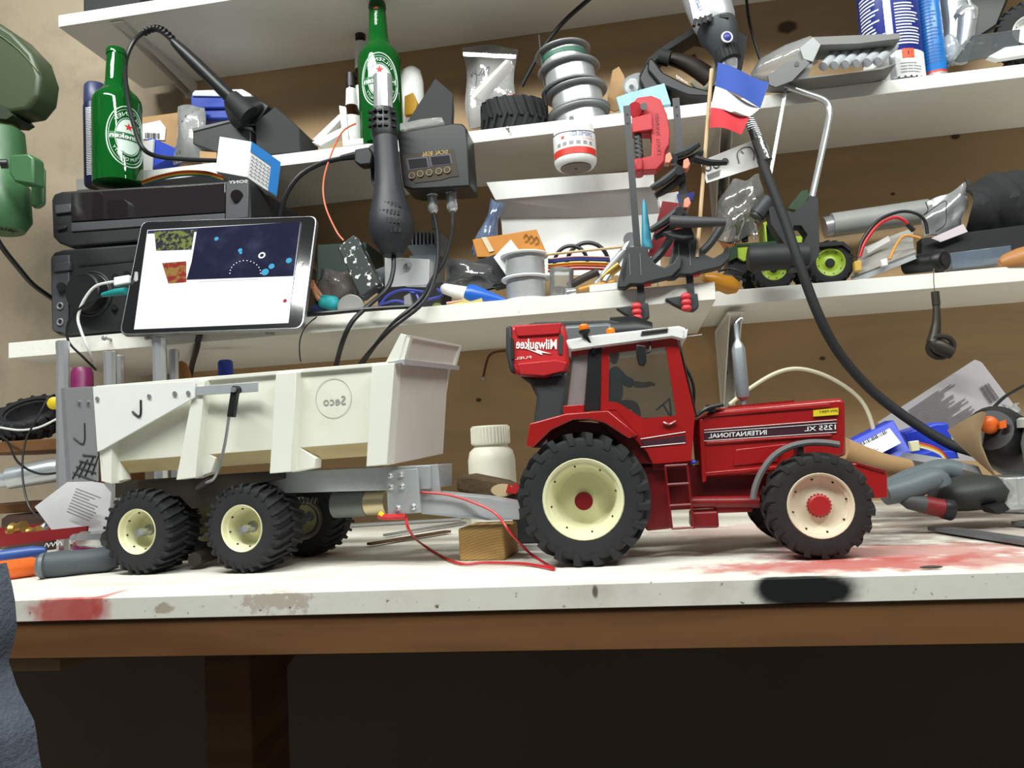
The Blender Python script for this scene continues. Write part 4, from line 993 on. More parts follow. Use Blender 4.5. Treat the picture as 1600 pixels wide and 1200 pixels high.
# black frame tool with H400
ft = thing('black_tool_frame', W(1085, 150, 1.09, F2), 'black plastic tool frame with white characters beside the rotary tool', 'tool')
mk('frame', frame([(998, 120), (1012, 92), (1028, 78), (1090, 38), (1150, 46), (1168, 58), (1160, 105), (1120, 152), (1080, 156), (1030, 142), (1000, 135)], [(1022, 96), (1034, 84), (1088, 50), (1140, 58), (1152, 66), (1146, 104), (1110, 138), (1072, 138), (1040, 122)], 1.09, .04), BLKM, ft, smooth=False)
mk('lower_bar', MB().px([(1012, 92), (1020, 90), (1036, 112), (1075, 132), (1115, 143), (1112, 152), (1075, 150), (1030, 132), (1012, 110)], 1.07, .03), BLK, ft, bev=.003)
mk('end_block', MB().px([(998, 122), (1010, 95), (1036, 118), (1046, 150), (1005, 140)], 1.075, .03), BLK, ft, bev=.003)
mk('pistol_body', MB().tube([W(1040, 90, 1.10), W(1075, 100, 1.10), (W(1110, 122, 1.10))], [.008, .012, .014], n=10), mat('brown_black', (48, 40, 36), .6), ft)
mk('knob', MB().cyl(W(1030, 88, 1.08), W(1046, 92, 1.08), .011, n=16), BLKM, ft)
mk('grey_lever', MB().tube([W(1116, 105, 1.085), W(1112, 128, 1.085), W(1098, 140, 1.085), W(1082, 128, 1.085)], .0045, n=8), mat('khaki_grey', (130, 128, 112), .6), ft)
mk('orange_bit', MB().px([(1075, 90), (1085, 84), (1096, 96), (1086, 100)], 1.12, .005), mat('rust', (170, 90, 60), .6), ft)
text('H400', flatfn(W(1056, 116, 1.068), W(1073, 127, 1.068), W(1075, 132, 1.068), W(1057, 122, 1.068)), PRINT, ft)
# rotary tool hanging nose-down
rt_ = thing('rotary_tool', W(1140, 105, 1.05), 'grey rotary tool hanging nose down above the flag', 'rotary tool')
r0, r1 = W(1093, -30, 1.06), W(1143, 108, 1.05); L_ = (r1-r0)
mk('body', MB().lathe(r0, r0+L_*.52, [(0, .030), (.5, .031), (.9, .029), (1, .027)], 24), mat('tool_silver', (176, 178, 180), .4, .3), rt_)
mk('nose', MB().lathe(r0+L_*.52, r0+L_*.80, [(0, .027), (.3, .027), (.7, .021), (1, .017)], 24), mat('tool_dark', (62, 66, 70), .5), rt_)
nt = MB().lathe(r0+L_*.78, r0+L_*.93, [(0, .016), (.1, .0175), (.9, .0165), (1, .013)], 24)
a_, b_, ax_ = basis(L_)
for i in range(20): d = a_*math.cos(i*.314)+b_*math.sin(i*.314); nt.tube([r0+L_*.795+d*.0172, r0+L_*.92+d*.0168], .0009, n=4, k=0)
mk('collar_nut', nt, BLKM, rt_); mk('spindle', MB().lathe(r0+L_*.93, r0+L_*1.0, [(0, .012), (.5, .010), (1, .008)], 16), CHR, rt_)
bc = W(1136, 58, 1.028); mk('lock_button', MB().ell(bc, (.0055, .004, .0065)), mat('button_blue', (60, 66, 150), .4), rt_); mk('button_ring', MB().torus(bc, (0.2, -1, 0), .0068, .0014, n=18), WHT, rt_)
vs_ = MB()
for k in range(4): vs_.box(W(1085+k*8, 38-k*2.2, 1.03)+V((0, -.004, 0)), (.0042, .006, .010), (0, 15, 0))
vs_.box(W(1131, 27, 1.03), (.013, .006, .004), (0, 12, 0)); mk('vents', vs_, INK, rt_)
mk('side_plate', MB().px([(1075, -5), (1100, -10), (1110, 22), (1084, 32)], 1.028, .004), CHR, rt_)
text('DREMEL', flatfn(W(1098, 17, 1.0275), W(1088, -12, 1.0275), W(1082, -10, 1.0275), W(1092, 19, 1.0275)), mat('band_blue', (70, 84, 160), .5), rt_)
for nm, pts, r in (('black cable hanging down behind the wire spools', ((925, -5, 1.1), (880, 35, 1.12), (845, 80, 1.13), (815, 135, 1.14)), .0034), ('thin black cable hanging right of the rotary tool', ((1166, -5, 1.15), (1172, 40, 1.17), (1190, 100, 1.18)), .0022)):
    solo('hanging_cable', MB().tube([W(*p) for p in pts], r, n=8), BLK, nm, 'cable')
# carton of white sticks, blister, bracket plate
cs = thing('stick_carton', W(1300, 120, 1.07, F2), 'open grey carton of white glue sticks on the upper shelf', 'carton')
GC = mat('grey_card', (128, 128, 126), .6)
mk('tray', MB().px([(1205, 122), (1270, 62), (1282, 70), (1262, 120), (1330, 118), (1400, 100), (1380, 117), (1250, 131)], 1.005, .042, F2), GC, cs)
mk('lid_flap', MB().prism([W(1268, 58, 1.004), W(1405, 52, 1.004), W(1407, 60, 1.004), W(1340, 68, 1.004), W(1275, 70, 1.004)], (0, .040, 0)), GC, cs)
mk('side_flap', MB().px([(1250, 75), (1270, 58), (1282, 70), (1270, 96), (1256, 92)], 1.001, .003), mat('pale_card', (176, 178, 180), .6), cs)
for i in range(6):
    x = 1312+i*17; mk('glue_stick', MB().cyl(W(x-26, 104-i*1.5, 1.012), W(x, 78-i*1.2, 1.034), .0060, n=14), clear('milky_stick', (226, 230, 236), .75, .3), cs)
solo('blister_pack', MB().lathe(W(1175, 118, 1.12), W(1270, 78, 1.12), [(0, .004), (.2, .018), (.6, .022), (1, .02)], 16), BAG, 'clear blister dome behind the carton of glue sticks', 'blister')
# hacksaw
hk = thing('junior_hacksaw', W(1225, 432, .99), 'small hacksaw with chrome frame and black handle hung on the upper shelf', 'hacksaw')
mk('frame_rod', MB().tube([W(x, y, Y) for x, y, Y in ((1227, 134, 1.02), (1262, 147, 1.018), (1288, 157, 1.016), (1296, 172, 1.015), (1293, 195, 1.012), (1281, 252, 1.0), (1268, 312, .99))], .0042, n=10, k=5), CHR, hk)
mk('blade', MB().prism([W(1226, 135, 1.018), W(1231, 136, 1.018), W(1206, 275, 1.0), W(1201, 274, 1.0)], (0, .001, 0)), STEEL, hk)
mk('pivot_plate', MB().px([(1200, 118), (1228, 97), (1258, 93), (1265, 98), (1238, 126), (1212, 136), (1202, 132)], .996, .003), mat('dark_plate', (88, 88, 88), .4, .4), hk); mk('rivet', MB().cyl(W(1245, 100, .994), W(1245, 100, .998), .003, n=10), CHR, hk)
HB = mat('handle_rubber', (44, 46, 48), .6, var=.15)
mk('grip', MB().lathe(W(1166, 404, .985), W(1262, 399, .985), [(0, .004), (.03, .014), (.08, .0165), (.9, .0165), (1, .015)], 22), HB, hk)
mk('handle_loop', frame([(1200, 320), (1240, 332), (1262, 312), (1265, 305), (1278, 308), (1280, 370), (1280, 400), (1262, 418), (1235, 420), (1225, 380), (1205, 350)], [(1240, 352), (1252, 352), (1262, 366), (1258, 376), (1250, 385), (1242, 384), (1238, 370)], .978, .024), HB, hk)
mk('ferrule', MB().cyl(W(1202, 312, .985), W(1183, 336, .985), .010, n=16).cyl(W(1187, 330, .985), W(1181, 340, .985), .0085, n=16), mat('tool_dark', (62, 66, 70), .5), hk)
ch = MB()
for i in range(4): ch.torus(W(1182-i*1, 347+i*8, .99), (1, 0, .2) if i % 2 else (0, 1, 0), .0030, .0009, n=14, m=5)
mk('chain', ch, CHR, hk)
# flexible shaft of the rotary tool
fs_ = thing('flexible_shaft', W(1560, 725, .9), 'long black flexible drive shaft curving down to the bench', 'hose')
mk('sheath', MB().tube([W(x, y, Y) for x, y, Y in ((1190, 250, .95), (1205, 290, .94), (1228, 350, .93), (1250, 415, .92), (1278, 490, .92), (1310, 550, .93), (1360, 608, .94), (1420, 655, .94), (1480, 692, .93), (1520, 706, .92), (1542, 714, .92))], .0058, n=12), BLKM, fs_)
sg = []
for i in range(90): a = i*.9; t_ = i/89; c = W(1168+18*t_, 182+40*t_, .955); sg.append(c+V((.0062*math.cos(a), .0062*math.sin(a), 0)))
mk('spring', MB().tube(sg, .0011, n=5, k=0), STEEL, fs_)
mk('sleeve', MB().cyl(W(1184, 218, .953), W(1197, 252, .95), .0078, n=14), clear('smoke_sleeve', (120, 120, 118), .5), fs_); mk('core', MB().cyl(W(1168, 182, .955), W(1190, 252, .95), .0042, n=10), BLK, fs_)
tg = thing('product_tag', W(1140, 280, .965), 'white printed paper tag on the flexible shaft', 'tag')
mk('tag', MB().prism(P4([(1104, 286), (1186, 260), (1174, 220), (1094, 252)], .962), (0, .0006, 0)), PAPW, tg)
strokes([[W(1155, 255, .961), W(1152, 240, .961), W(1160, 231, .961), W(1172, 230, .961), W(1178, 240, .961), W(1177, 250, .961)], [W(1158, 236, .961), W(1162, 240, .961)]], .0005, INK, tg, 'drawing')
for x, y in ((1106, 262), (1119, 258), (1133, 252)): mk('ring_print', MB().torus(W(x, y, .961), (0, 1, 0), .0036, .0006, n=16, m=4), INK, tg)
lines(tg, flatfn(*P4([(1106, 281), (1128, 273), (1126, 264), (1104, 272)], .961)), 4, INK)
# flag
fl = thing('flag_on_stick', W(1091, 398, .93), 'small blue white red paper flag on a wooden stick', 'flag')
mk('stick', MB().tube([W(1089, 402, .925), W(1112, 108, .925)], .0024, n=8, k=0), mat('stick_wood', (206, 176, 136), .6), fl)
def cloth(q, m, nm): return mk(nm, MB().quad4(*P4(q, .921), 10, 4, lambda u, v: (0, -.006*math.sin(u*4.2+v), 0), .0005), m, fl)
cloth([(1117, 138), (1189, 166), (1203, 126), (1121, 101)], mat('flag_blue', (58, 88, 176), .8), 'blue_stripe')
cloth([(1110, 171), (1172, 180), (1189, 166), (1117, 138)], mat('flag_white', (236, 234, 236), .8), 'white_stripe')
cloth([(1109, 200), (1159, 208), (1172, 180), (1110, 171)], mat('flag_red', (218, 62, 72), .8), 'red_stripe')
# cans at right
def can2(x0, x1, yb, Y, bodym, label):
    a = W((x0+x1)/2, yb, Y); a.z = F2; R = (x1-x0)/2*mpp(x0, 60, Y); b = a+V((0, 0, .2)); t = thing('spray_can', a, label, 'can', 'spray cans on the upper shelf')
    mk('body', MB().lathe(a, b, [(0, .94*R), (.015, R), (.93, R), (1, .5*R)], 32), bodym, t); mk('base_rim', MB().lathe(a+V((0, 0, .0005)), a+V((0, 0, .008)), [(0, R*1.01), (1, R*1.01)], 32), BLK, t)
    return t, cylmap(a, b, R*1.004)
t, cf = can2(1354, 1440, 112, 1.088, mat('can_navy', (38, 52, 140), .3), 'large blue and white spray can on the right of the upper shelf')
def patch(t, cf, p0, p1, h0, h1, m, nm): return mk(nm, MB().sheet([[cf(p0+(p1-p0)*i/12, h) for i in range(13)] for h in (h0, h1)], .0003), m, t)
patch(t, cf, -1.3, 1.3, .03, .22, PRINT, 'white_band'); patch(t, cf, -.12, .10, .03, 1., CHR, 'silver_seam'); patch(t, cf, -1.2, -.15, .22, .36, PRINT, 'white_panel')
c2 = cylmap(t.location, V(t.location)+V((0, 0, .2)), 43*mpp(1354, 60, 1.088)*1.012)
patch(t, c2, .30, .72, .16, .225, mat('hazard_orange', (226, 84, 44), .5), 'hazard_square'); star(cylmap(t.location, V(t.location)+V((0, 0, .2)), 43*mpp(1354, 60, 1.088)*1.02), .51, .19, .10, .022, INK, t)
lines(t, lambda u, v: c2(.2+.9*u, .26+.3*v), 14, PRINT); lines(t, lambda u, v: c2(-1.1+.85*u, .38+.3*v), 12, PRINT, seed=9)
lines(t, lambda u, v: c2(-1.1+.85*u, .225+.12*v), 6, mat('band_blue', (70, 84, 160), .5), seed=11); lines(t, lambda u, v: c2(.2+.9*u, .06+.08*v), 4, mat('picto_grey', (150, 148, 152), .6), seed=12)
t, cf = can2(1442, 1477, 106, 1.085, mat('can_blue', (30, 120, 200), .3), 'slim bright blue spray can beside the large blue and white can')
patch(t, cf, -1.3, 1.3, .02, .085, mat('can_grey', (168, 166, 160), .4), 'grey_band'); patch(t, cf, -1.3, 1.3, .085, .10, mat('band_red', (216, 52, 40), .4), 'red_band'); patch(t, cf, -.1, .4, .03, .075, PRINT, 'warning_mark')
lines(t, lambda u, v: cf(-.9+1.8*u, .15+.8*v), 34, mat('can_blue_dark', (22, 80, 150), .5))
ck = thing('chrome_model_part', W(1500, 96, 1.11, F2), 'shiny chrome model part beside the slim blue can', 'model part')
mk('bulb', MB().lathe(W(1490, 96, 1.12, F2), W(1488, -10, 1.12), [(0, .014), (.3, .020), (.5, .016), (.75, .023), (1, .02)], 24), CHR, ck); mk('housing', MB().tube([W(1500, 30, 1.10), W(1512, 20, 1.10), W(1508, 60, 1.10), W(1500, 96, 1.10)], [.010, .014, .012, .010], n=12), CHR, ck)
mk('black_shell', MB().px([(1515, -10), (1580, -10), (1560, 40), (1530, 60), (1512, 80), (1505, 70)], 1.15, .03), BLK, ck, bev=.004); mk('trim', MB().tube([W(1513, 0, 1.09), W(1522, 30, 1.09)], .003), CHR, ck)
wt = W(1600, 28, 1.10); tw = thing('spare_model_wheel', (wt.x, wt.y, F2), 'black model wheel at the right end of the upper shelf', 'wheel')
wheel(tw, (wt.x+.012, wt.y+.02, F2+.075), (-.3, -1, 0), .042, .04, .02, 24, RUB, WHT, WHT, lug=.003)
pb = thing('clear_box', W(1540, 92, 1.07, F2), 'clear plastic box standing beneath the black model wheel', 'box')
mk('front', MB().px([(1492, 94), (1520, 55), (1594, 46), (1590, 82), (1500, 97)], 1.06, .002, F2), clear('smoky_clear', (110, 116, 118), .55, .1), pb); mk('top', MB().prism(P4([(1492, 94), (1520, 55), (1516, 53), (1488, 92)], 1.058, F2), (0, .05, 0)), CLEAR, pb)
solo('paper_scrap', MB().px([(1545, 88), (1570, 74), (1600, 70), (1610, 84), (1560, 92)], 1.05, .01, F2), PAPW, 'crumpled white paper at the right of the upper shelf', 'paper')
solo('white_egg_cap', MB().ell(W(1484, 78, 1.09), (.012, .012, .022)), clear('milky_cap', (214, 222, 230), .6), 'milky plastic cap between the blue can and chrome part', 'cap')
# ---------------------------------------------------------------- drill press at left
GRN = mat('machine_green', (60, 72, 48), .45, var=.08); GRN2 = mat('motor_green', (62, 104, 66), .42, var=.08)
dp = thing('drill_press', W(20, 200, .86), 'green bench drill press head and motor at the left edge', 'drill press')
mk('belt_cover', MB().prism(P4([(-160, -60), (-55, 0), (20, 50), (50, 82), (62, 118), (58, 150), (40, 172), (14, 176), (-50, 150), (-160, 90)], .90), (0, .04, 0)), GRN, dp, bev=.006, segs=3)
mk('cover_seam', MB().tube([W(-60, 15, .8985), W(20, 70, .8985), (W(60, 112, .8985))], .0008, n=5), mat('seam_green', (96, 112, 84), .5), dp)
mk('cover_base', MB().prism(P4([(-100, 140), (-5, 150), (20, 180), (10, 186), (-100, 180)], .90), (0, .04, 0)), mat('dark_green', (44, 54, 40), .5), dp)
mk('spindle_column', MB().cyl(W(10, 180, .92), W(10, 212, .92), .016), mat('column_brown', (110, 94, 66), .5, .3), dp)
m0, m1 = W(2, 203, .90), W(6, 362, .90)
mk('motor', MB().lathe(m0, m1, [(0, .022), (.03, .028), (.25, .030), (.55, .030), (.58, .033), (.9, .034), (1, .025)], 30), GRN2, dp)
mk('terminal_box', MB().px([(14, 242), (44, 239), (52, 246), (52, 288), (22, 284), (13, 270)], .85, .02), GRN2, dp, bev=.003, segs=3)
mk('motor_foot', MB().px([(48, 254), (62, 254), (67, 264), (67, 318), (56, 326), (46, 322)], .89, .008), GRN2, dp, bev=.004)
mk('cable_gland', MB().cyl(W(1, 256, .848), W(12, 256, .852), .006, n=14), BLK, dp)
vf = MB()
for i in range(9):
    a = -2.4+i*.35; c = m1+V((0, 0, -.0003)); vf.tube([c+V((math.cos(a)*.010, math.sin(a)*.010, 0)), c+V((math.cos(a)*.021, math.sin(a)*.021, .002))], .0012, n=4, k=0)
mk('fan_slots', vf, BLK, dp)
mk('power_cord', MB().tube([W(x, y, Y) for x, y, Y in ((-12, 362, .88), (6, 390, .9), (30, 420, .93), (52, 445, .96), (84, 468, 1.0))], .0035, n=8), BLK, dp)
# ================================================================ things on the lower shelf
STB = mat('stereo_black', (40, 41, 43), .5, var=.1)
YS = .955
def rpx(x0, y0, x1, y1, Y, th, sl=-.075):
    """rectangle whose level edges follow the shelf's slope in view"""
    return MB().px([(x0, y0), (x1, y0+(x1-x0)*sl), (x1, y1+(x1-x0)*sl), (x0, y1)], Y, th)
su = thing('stereo_unit', W(230, 382, YS), 'upper black stereo unit with glossy smoked panel below the bottle', 'stereo')
mk('case', MB().px([(80, 312), (84, 303), (96, 299), (385, 281), (390, 283), (392, 345), (392, 362), (108, 386), (92, 380), (82, 370)], YS, .20), STB, su, bev=.003, segs=3)
mk('glossy_panel', MB().px([(111, 302), (352, 286), (351, 331), (111, 346)], YS-.0025, .004), mat('gloss_black', (34, 28, 32), .06, coat=.8), su, bev=.0006)
mk('lower_lip', MB().px([(111, 348), (351, 333), (351, 344), (111, 362)], YS-.002, .004), mat('stereo_grey', (70, 72, 75), .5), su, bev=.0008)
mk('eject_button', MB().px([(86, 320), (110, 318), (110, 331), (86, 334)], YS-.004, .006), mat('stereo_grey', (70, 72, 75), .5), su, bev=.001)
mk('small_button', MB().px([(87, 354), (103, 352), (102, 357), (88, 360)], YS-.004, .006), STB, su, bev=.001)
mk('control_block', MB().px([(353, 284), (388, 281), (388, 340), (352, 343)], YS-.003, .005), mat('stereo_grey', (70, 72, 75), .5), su, bev=.001)
mk('round_button', MB().cyl(W(370, 306, YS-.003), W(370, 306, YS-.007), .0082, n=22), mat('gloss_black', (34, 28, 32), .06, coat=.8), su)
text('SONY', fpx(357, 287.5, 387, 282.5, YS-.0035, -2), mat('silver_print', (200, 202, 204), .4), su, bold=.02)
sl_ = thing('stereo_unit', W(230, 525, YS), 'lower black stereo unit with big round volume knob behind the tablet', 'stereo')
mk('case', MB().px([(78, 404), (84, 394), (98, 390), (396, 367), (402, 372), (402, 500), (92, 524), (80, 516)], YS-.002, .20), STB, sl_, bev=.003, segs=3)
mk('side_strip', MB().px([(80, 400), (108, 398), (106, 522), (82, 516)], YS-.005, .004), mat('stereo_grey', (70, 72, 75), .5), sl_, bev=.001)
mk('eject_button', MB().px([(84, 411), (109, 408), (108, 422), (84, 425)], YS-.008, .006), mat('stereo_grey', (70, 72, 75), .5), sl_, bev=.001)
mk('disc_slot', MB().px([(122, 413), (208, 405), (208, 408), (122, 417)], YS-.003, .002), INK, sl_)
kc = W(143, 459, YS-.003)
mk('volume_knob', MB().lathe(kc, kc-V((0, .020, 0)), [(0, .031), (.1, .0275), (.9, .0262), (1, .024)], 36), BLK, sl_); mk('knob_ring', MB().torus(kc, (0, 1, 0), .0305, .0022, n=36), STB, sl_)
for x, y, r in ((96, 448, .0062),): mk('tone_knob', MB().cyl(W(x, y, YS-.005), W(x, y, YS-.012), r, n=18), BLK, sl_)
for x, y in ((94, 478), (94, 503)):
    c = W(x, y, YS-.006); o = mk('jack_socket', MB().torus(c, (0, 1, 0), .0042, .0013, n=18), STEEL, sl_); mk('jack_hole', MB().cyl(c, c+V((0, .001, 0)), .0036, n=14), INK, o)
for x, y in ((178, 480), (180, 432), (198, 428), (206, 478)): mk('button', MB().cyl(W(x, y, YS-.002), W(x, y, YS-.007), .0042, n=16), BLK, sl_)
# tablet
BL, BR, TL, TR = W(186, 523, .882), W(473, 513, .882), W(221, 346, .945), W(496, 337, .945)
tn = ((BR-BL).cross(TL-BL)).normalized()   # towards the room
if tn.y > 0: tn = -tn
def tu(u, v, k=0.): return (BL*(1-u)+BR*u)*(1-v)+(TL*(1-u)+TR*u)*v+tn*k
ta = thing('tablet', (BL+BR)/2, 'lit tablet propped on screws against the black stereo', 'tablet')
rr = []
for cu, cv, a0 in ((.965, .94, 0), (.035, .94, 90), (.035, .06, 180), (.965, .06, 270)):
    for i in range(5): a = math.radians(a0+22.5*i); rr.append(tu(cu+.035*math.cos(a), cv+.06*math.sin(a)))
mk('body', MB().prism(rr, -tn*.0075), mat('tablet_silver', (150, 152, 156), .3, .8), ta, bev=.0008)
mk('glass_front', MB().prism([tu(.5, .5)+(p-tu(.5, .5))*.985+tn*.0004 for p in rr], -tn*.001), mat('tablet_black', (24, 24, 26), .08, coat=.6), ta)
def scr_mat(nm, c, e, var=.02, scale=30, custom=None): return mat(nm, c, .15, spec=0., var=var, scale=scale, emit=e, custom=custom)
def TU(x, y):
    """tablet (u,v) from a pixel: intersect the tablet plane"""
    p = onplane(x, y, BL, tn)
    # solve u,v approx by projecting
    e1 = BR-BL; e2 = TL-BL; a, b, c = e1.dot(e1), e1.dot(e2), e2.dot(e2); d = p-BL; x1, x2 = d.dot(e1), d.dot(e2); D = a*c-b*b
    return p, ((x1*c-x2*b)/D, (x2*a-x1*b)/D)
def tp_(q, k, m, nm, par=None): return mk(nm, MB().prism([onplane(x, y, BL, tn)+tn*k for x, y in q], -tn*.0003), m, par or ta, smooth=False)
scn = tp_([(231, 360), (470, 347), (451, 505), (210, 515)], .0009, scr_mat('page_white', (246, 250, 255), 1.0), 'screen')
def neb(t, base, b):
    n = t.ramp(t.noise(26, 6, vec=t.pos()), .46, .75); return t.mix(n, base, (.035, .037, .09, 1))
tp_([(309, 357), (470, 347), (459, 432), (292, 438), (300, 410)], .0012, scr_mat('nebula', (20, 22, 58), .8, .3, 40, neb), 'picture', scn)
tp_([(232, 361), (309, 357), (309, 363), (231, 366)], .0012, scr_mat('nebula_edge', (52, 56, 84), .9), 'picture_edge', scn)
def leafy(t, base, b): return t.mix(t.ramp(t.noise(160, 4, vec=t.pos()), .45, .6), base, (.22, .26, .06, 1))
tp_([(242, 363), (305, 360), (300, 391), (245, 393)], .0015, scr_mat('thumb_plant', (44, 46, 60), .8, .3, 90, leafy), 'thumbnail', scn)
def fiery(t, base, b): return t.mix(t.ramp(t.noise(120, 4, vec=t.pos()), .45, .6), base, (.35, .20, .05, 1))
tp_([(254, 412), (292, 409), (292, 442), (264, 444)], .0015, scr_mat('thumb_flame', (150, 44, 40), .8, .3, 90, fiery), 'thumbnail', scn)
WS = scr_mat('page_white', (246, 250, 255), 1.0); CY = scr_mat('cyan_spark', (70, 170, 210), .9); 
def disc2(x, y, r, m, nm, k=.0016, ring=False):
    c = onplane(x, y, BL, tn)+tn*k; mk(nm, MB().torus(c, tn, r, r*.3, n=16, m=4, flat=.1) if ring else MB().cyl(c, c-tn*.0003, r, n=16), m, scn)
disc2(410, 400, .0038, WS, 'ring_mark', ring=True); disc2(446, 471, .0026, scr_mat('red_dot', (190, 60, 80), .8), 'red_mark')
for x, y, r in ((339, 374, .003), (376, 392, .003), (377, 396, .002), (425, 417, .004), (415, 426, .005), (452, 408, .004)): disc2(x, y, r, CY, 'blue_mark')
for i in range(14):
    a = math.pi*(i/13); disc2(384+24*math.cos(a), 428-20*math.sin(a), .0007, WS, 'dot_mark')
lines(ta, lambda u, v: onplane(312+110*u, 442-3*v-5*u, BL, tn)+tn*.0016, 1, scr_mat('page_grey', (190, 196, 206), .9), fill=.4)
text('SAMSUNG', lambda u, v: onplane(470-4.5*v+7*(1-u)-3, 433-24*(1-u), BL, tn)+tn*.0012, mat('silver_print', (200, 202, 204), .4), ta, mirror=False)
hbp = onplane(213, 432, BL, tn); mk('home_button', MB().prism([onplane(x, y, BL, tn)+tn*.001 for x, y in ((211, 425), (216, 425), (216, 438), (213, 441), (209, 438))], -tn*.001), STEEL, ta, bev=.0005)
# cables by the tablet
uc = thing('usb_cable', W(190, 440, .90), 'white charging cable plugged into the tablet', 'cable')
mk('plug', MB().px([(177, 433), (201, 429), (201, 442), (177, 447)], .905, .006), WHT, uc, bev=.0015)
mk('cord', MB().tube([W(x, y, Y) for x, y, Y in ((178, 440, .908), (150, 447, .912), (132, 468, .915), (122, 495, .918), (127, 518, .918), (140, 550, .925), (147, 572, .95))], .0019, n=8), WHT, uc)
ac = thing('audio_cable', W(180, 460, .90), 'black audio cable with teal plug beside the volume knob', 'cable')
mk('plug', MB().tube([W(160, 461, .908), W(180, 457, .906), W(197, 455, .904)], [.003, .005, .005], n=10), mat('teal_plug', (20, 134, 134), .4), ac)
mk('cord', MB().tube([W(x, y, Y) for x, y, Y in ((160, 462, .91), (138, 473, .914), (116, 490, .916), (105, 510, .916), (108, 535, .918), (130, 558, .93), (150, 578, .95))], .0016, n=8), BLK, ac)
solo('speaker_cable', MB().tube([W(x, y, Y) for x, y, Y in ((312, 521, .93), (307, 545, .96), (300, 570, 1.05), (296, 592, 1.1))], .0042, n=8), BLK, 'thick black cord hanging below the tablet', 'cord')
solo('thin_wire', MB().tube([W(x, y, .93) for x, y in ((495, 495), (478, 510), (469, 530), (468, 552), (470, 565))], .0008, n=5), BLK, 'thin dark wire hanging from the shelf beside the tablet', 'wire')
solo('black_lead', MB().tube([W(x, y, .925) for x, y in ((478, 491), (520, 488), (575, 483), (625, 480), (650, 479))], .0028, n=8), BLK, 'black lead lying along the lower shelf edge', 'cable')
# left part clutter behind
DG = mat('dark_green_box', (34, 52, 44), .6)
solo('green_box', MB().px([(495, 382), (572, 378), (575, 425), (495, 440)], 1.06, .08, F1), DG, 'dark green box at the back beside the scratched battery', 'box', bev=.002)
solo('junk_bag', pillow(P4([(490, 488), (560, 480), (556, 425), (500, 422)], 1.0, F1), .04, .006, seed=8), clear('brownish_bag', (170, 160, 156), .4), 'clear bag of small parts beside the tablet', 'bag')
FR = Matrix.Rotation(math.radians(80), 3, 'X') @ Matrix.Rotation(math.radians(140), 3, 'Y')
fg = thing('toy_figure', W(515, 482, .955, F1), 'small toy figure in teal shirt lying beside the tablet', 'toy figure')
skin('shirt', [W(532, 476, .965), W(518, 477, .962), W(505, 474, .96), W(498, 468, .957), W(510, 470, .972), W(500, 464, .972)], [(0, 1), (1, 2), (2, 3), (1, 4), (4, 5)], [.010, .011, .009, .006, .008, .006], TEAL, fg)
for a in (((500, 470, .957), (494, 462, .955), (490, 452, .953)), ((503, 466, .972), (497, 456, .97), (489, 447, .966))):
    vs = [W(*p) for p in a]; hd2 = vs[-1]; ed = [(0, 1), (1, 2)]; rr_ = [.0042, .0032, .0036]
    for k in range(4): vs += [hd2+V((-.004+k*.002, -.001, .004+.0006*k)), hd2+V((-.005+k*.002, -.003, .006+.0006*k))]; n = len(vs); ed += [(2, n-2), (n-2, n-1)]; rr_ += [.0011, .0009]
    vs += [hd2+V((.004, -.001, .002))]; ed += [(2, len(vs)-1)]; rr_ += [.0011]
    skin('arm', vs, ed, rr_, SKIN, fg, 1)
skin('head', [W(536, 474, .97), W(541, 471, .972), W(546, 468, .974)], [(0, 1), (1, 2)], [.004, .007, .006], SKIN, fg); mk('hair', MB().ell(W(545, 467, .976), (.008, .008, .008)), HAIR, fg)
mk('trousers', MB().tube([W(520, 482, .97), W(505, 484, .965), W(488, 482, .962)], [.009, .008, .006], n=8), JEAN, fg)
solo('grey_disc', MB().cyl(W(548, 482, .952), W(550, 481, .957), .018, n=24), mat('pale_grey', (166, 166, 164), .6), 'grey round disc leaning under the black leads', 'disc')
solo('red_part', MB().px([(546, 462), (562, 460), (562, 474), (548, 476)], .985, .02), mat('deep_red', (120, 20, 26), .5), 'dark red part beside the toy figure', 'part', bev=.002)
wb_ = thing('white_block', W(636, 450, 1.0), 'white plastic block with a screw below the hot-air gun', 'block')
mk('plate', MB().px([(601, 401), (671, 405), (670, 450), (601, 449)], 1.0, .02, F1), mat('off_white', (216, 218, 220), .5), wb_, bev=.001); mk('screw', MB().cyl(W(640, 413, .994), W(635, 416, 1.0), .004, n=10), STEEL, wb_)
solo('grey_cone', MB().lathe(W(605, 440, 1.03), W(575, 440, 1.0), [(0, .022), (1, .012)], 20), GRYP, 'grey tapered part behind the scratched battery', 'part')
hsn = thing('heatsink', W(660, 400, 1.08), 'grey finned heatsink behind the hot-air gun cables', 'heatsink')
mk('base', MB().px([(635, 383), (690, 381), (690, 400), (648, 402)], 1.08, .05), GRYP, hsn)
for i in range(9): mk('fin', MB().px([(637+i*6, 361), (639.5+i*6, 361), (639.5+i*6, 384), (637+i*6, 384)], 1.08, .05), GRYP, hsn)
mk('socket_box', MB().px([(640, 400), (682, 398), (682, 440), (640, 440)], 1.075, .05, F1), GRYP, hsn)
bw = mat('blue_wire', (60, 70, 170), .45)
for i, pts in enumerate((((592, 478, .97), (606, 462, .965), (630, 453, .96), (662, 456, .965)), ((640, 455, .97), (652, 462, .965), (655, 475, .96)), ((660, 470, .965), (690, 462, .96), (684, 452, .98)), ((596, 475, .98), (620, 470, .985), (640, 476, .98)))):
    solo('blue_wire', MB().tube([W(*p) for p in pts], .0018, n=6), bw, ('longest blue wire arched over the lower shelf', 'short blue wire hanging by the white clip', 'blue wire end curling near the glue tube', 'flat blue wire under the black leads')[i], 'wire', 'blue wires on the lower shelf')
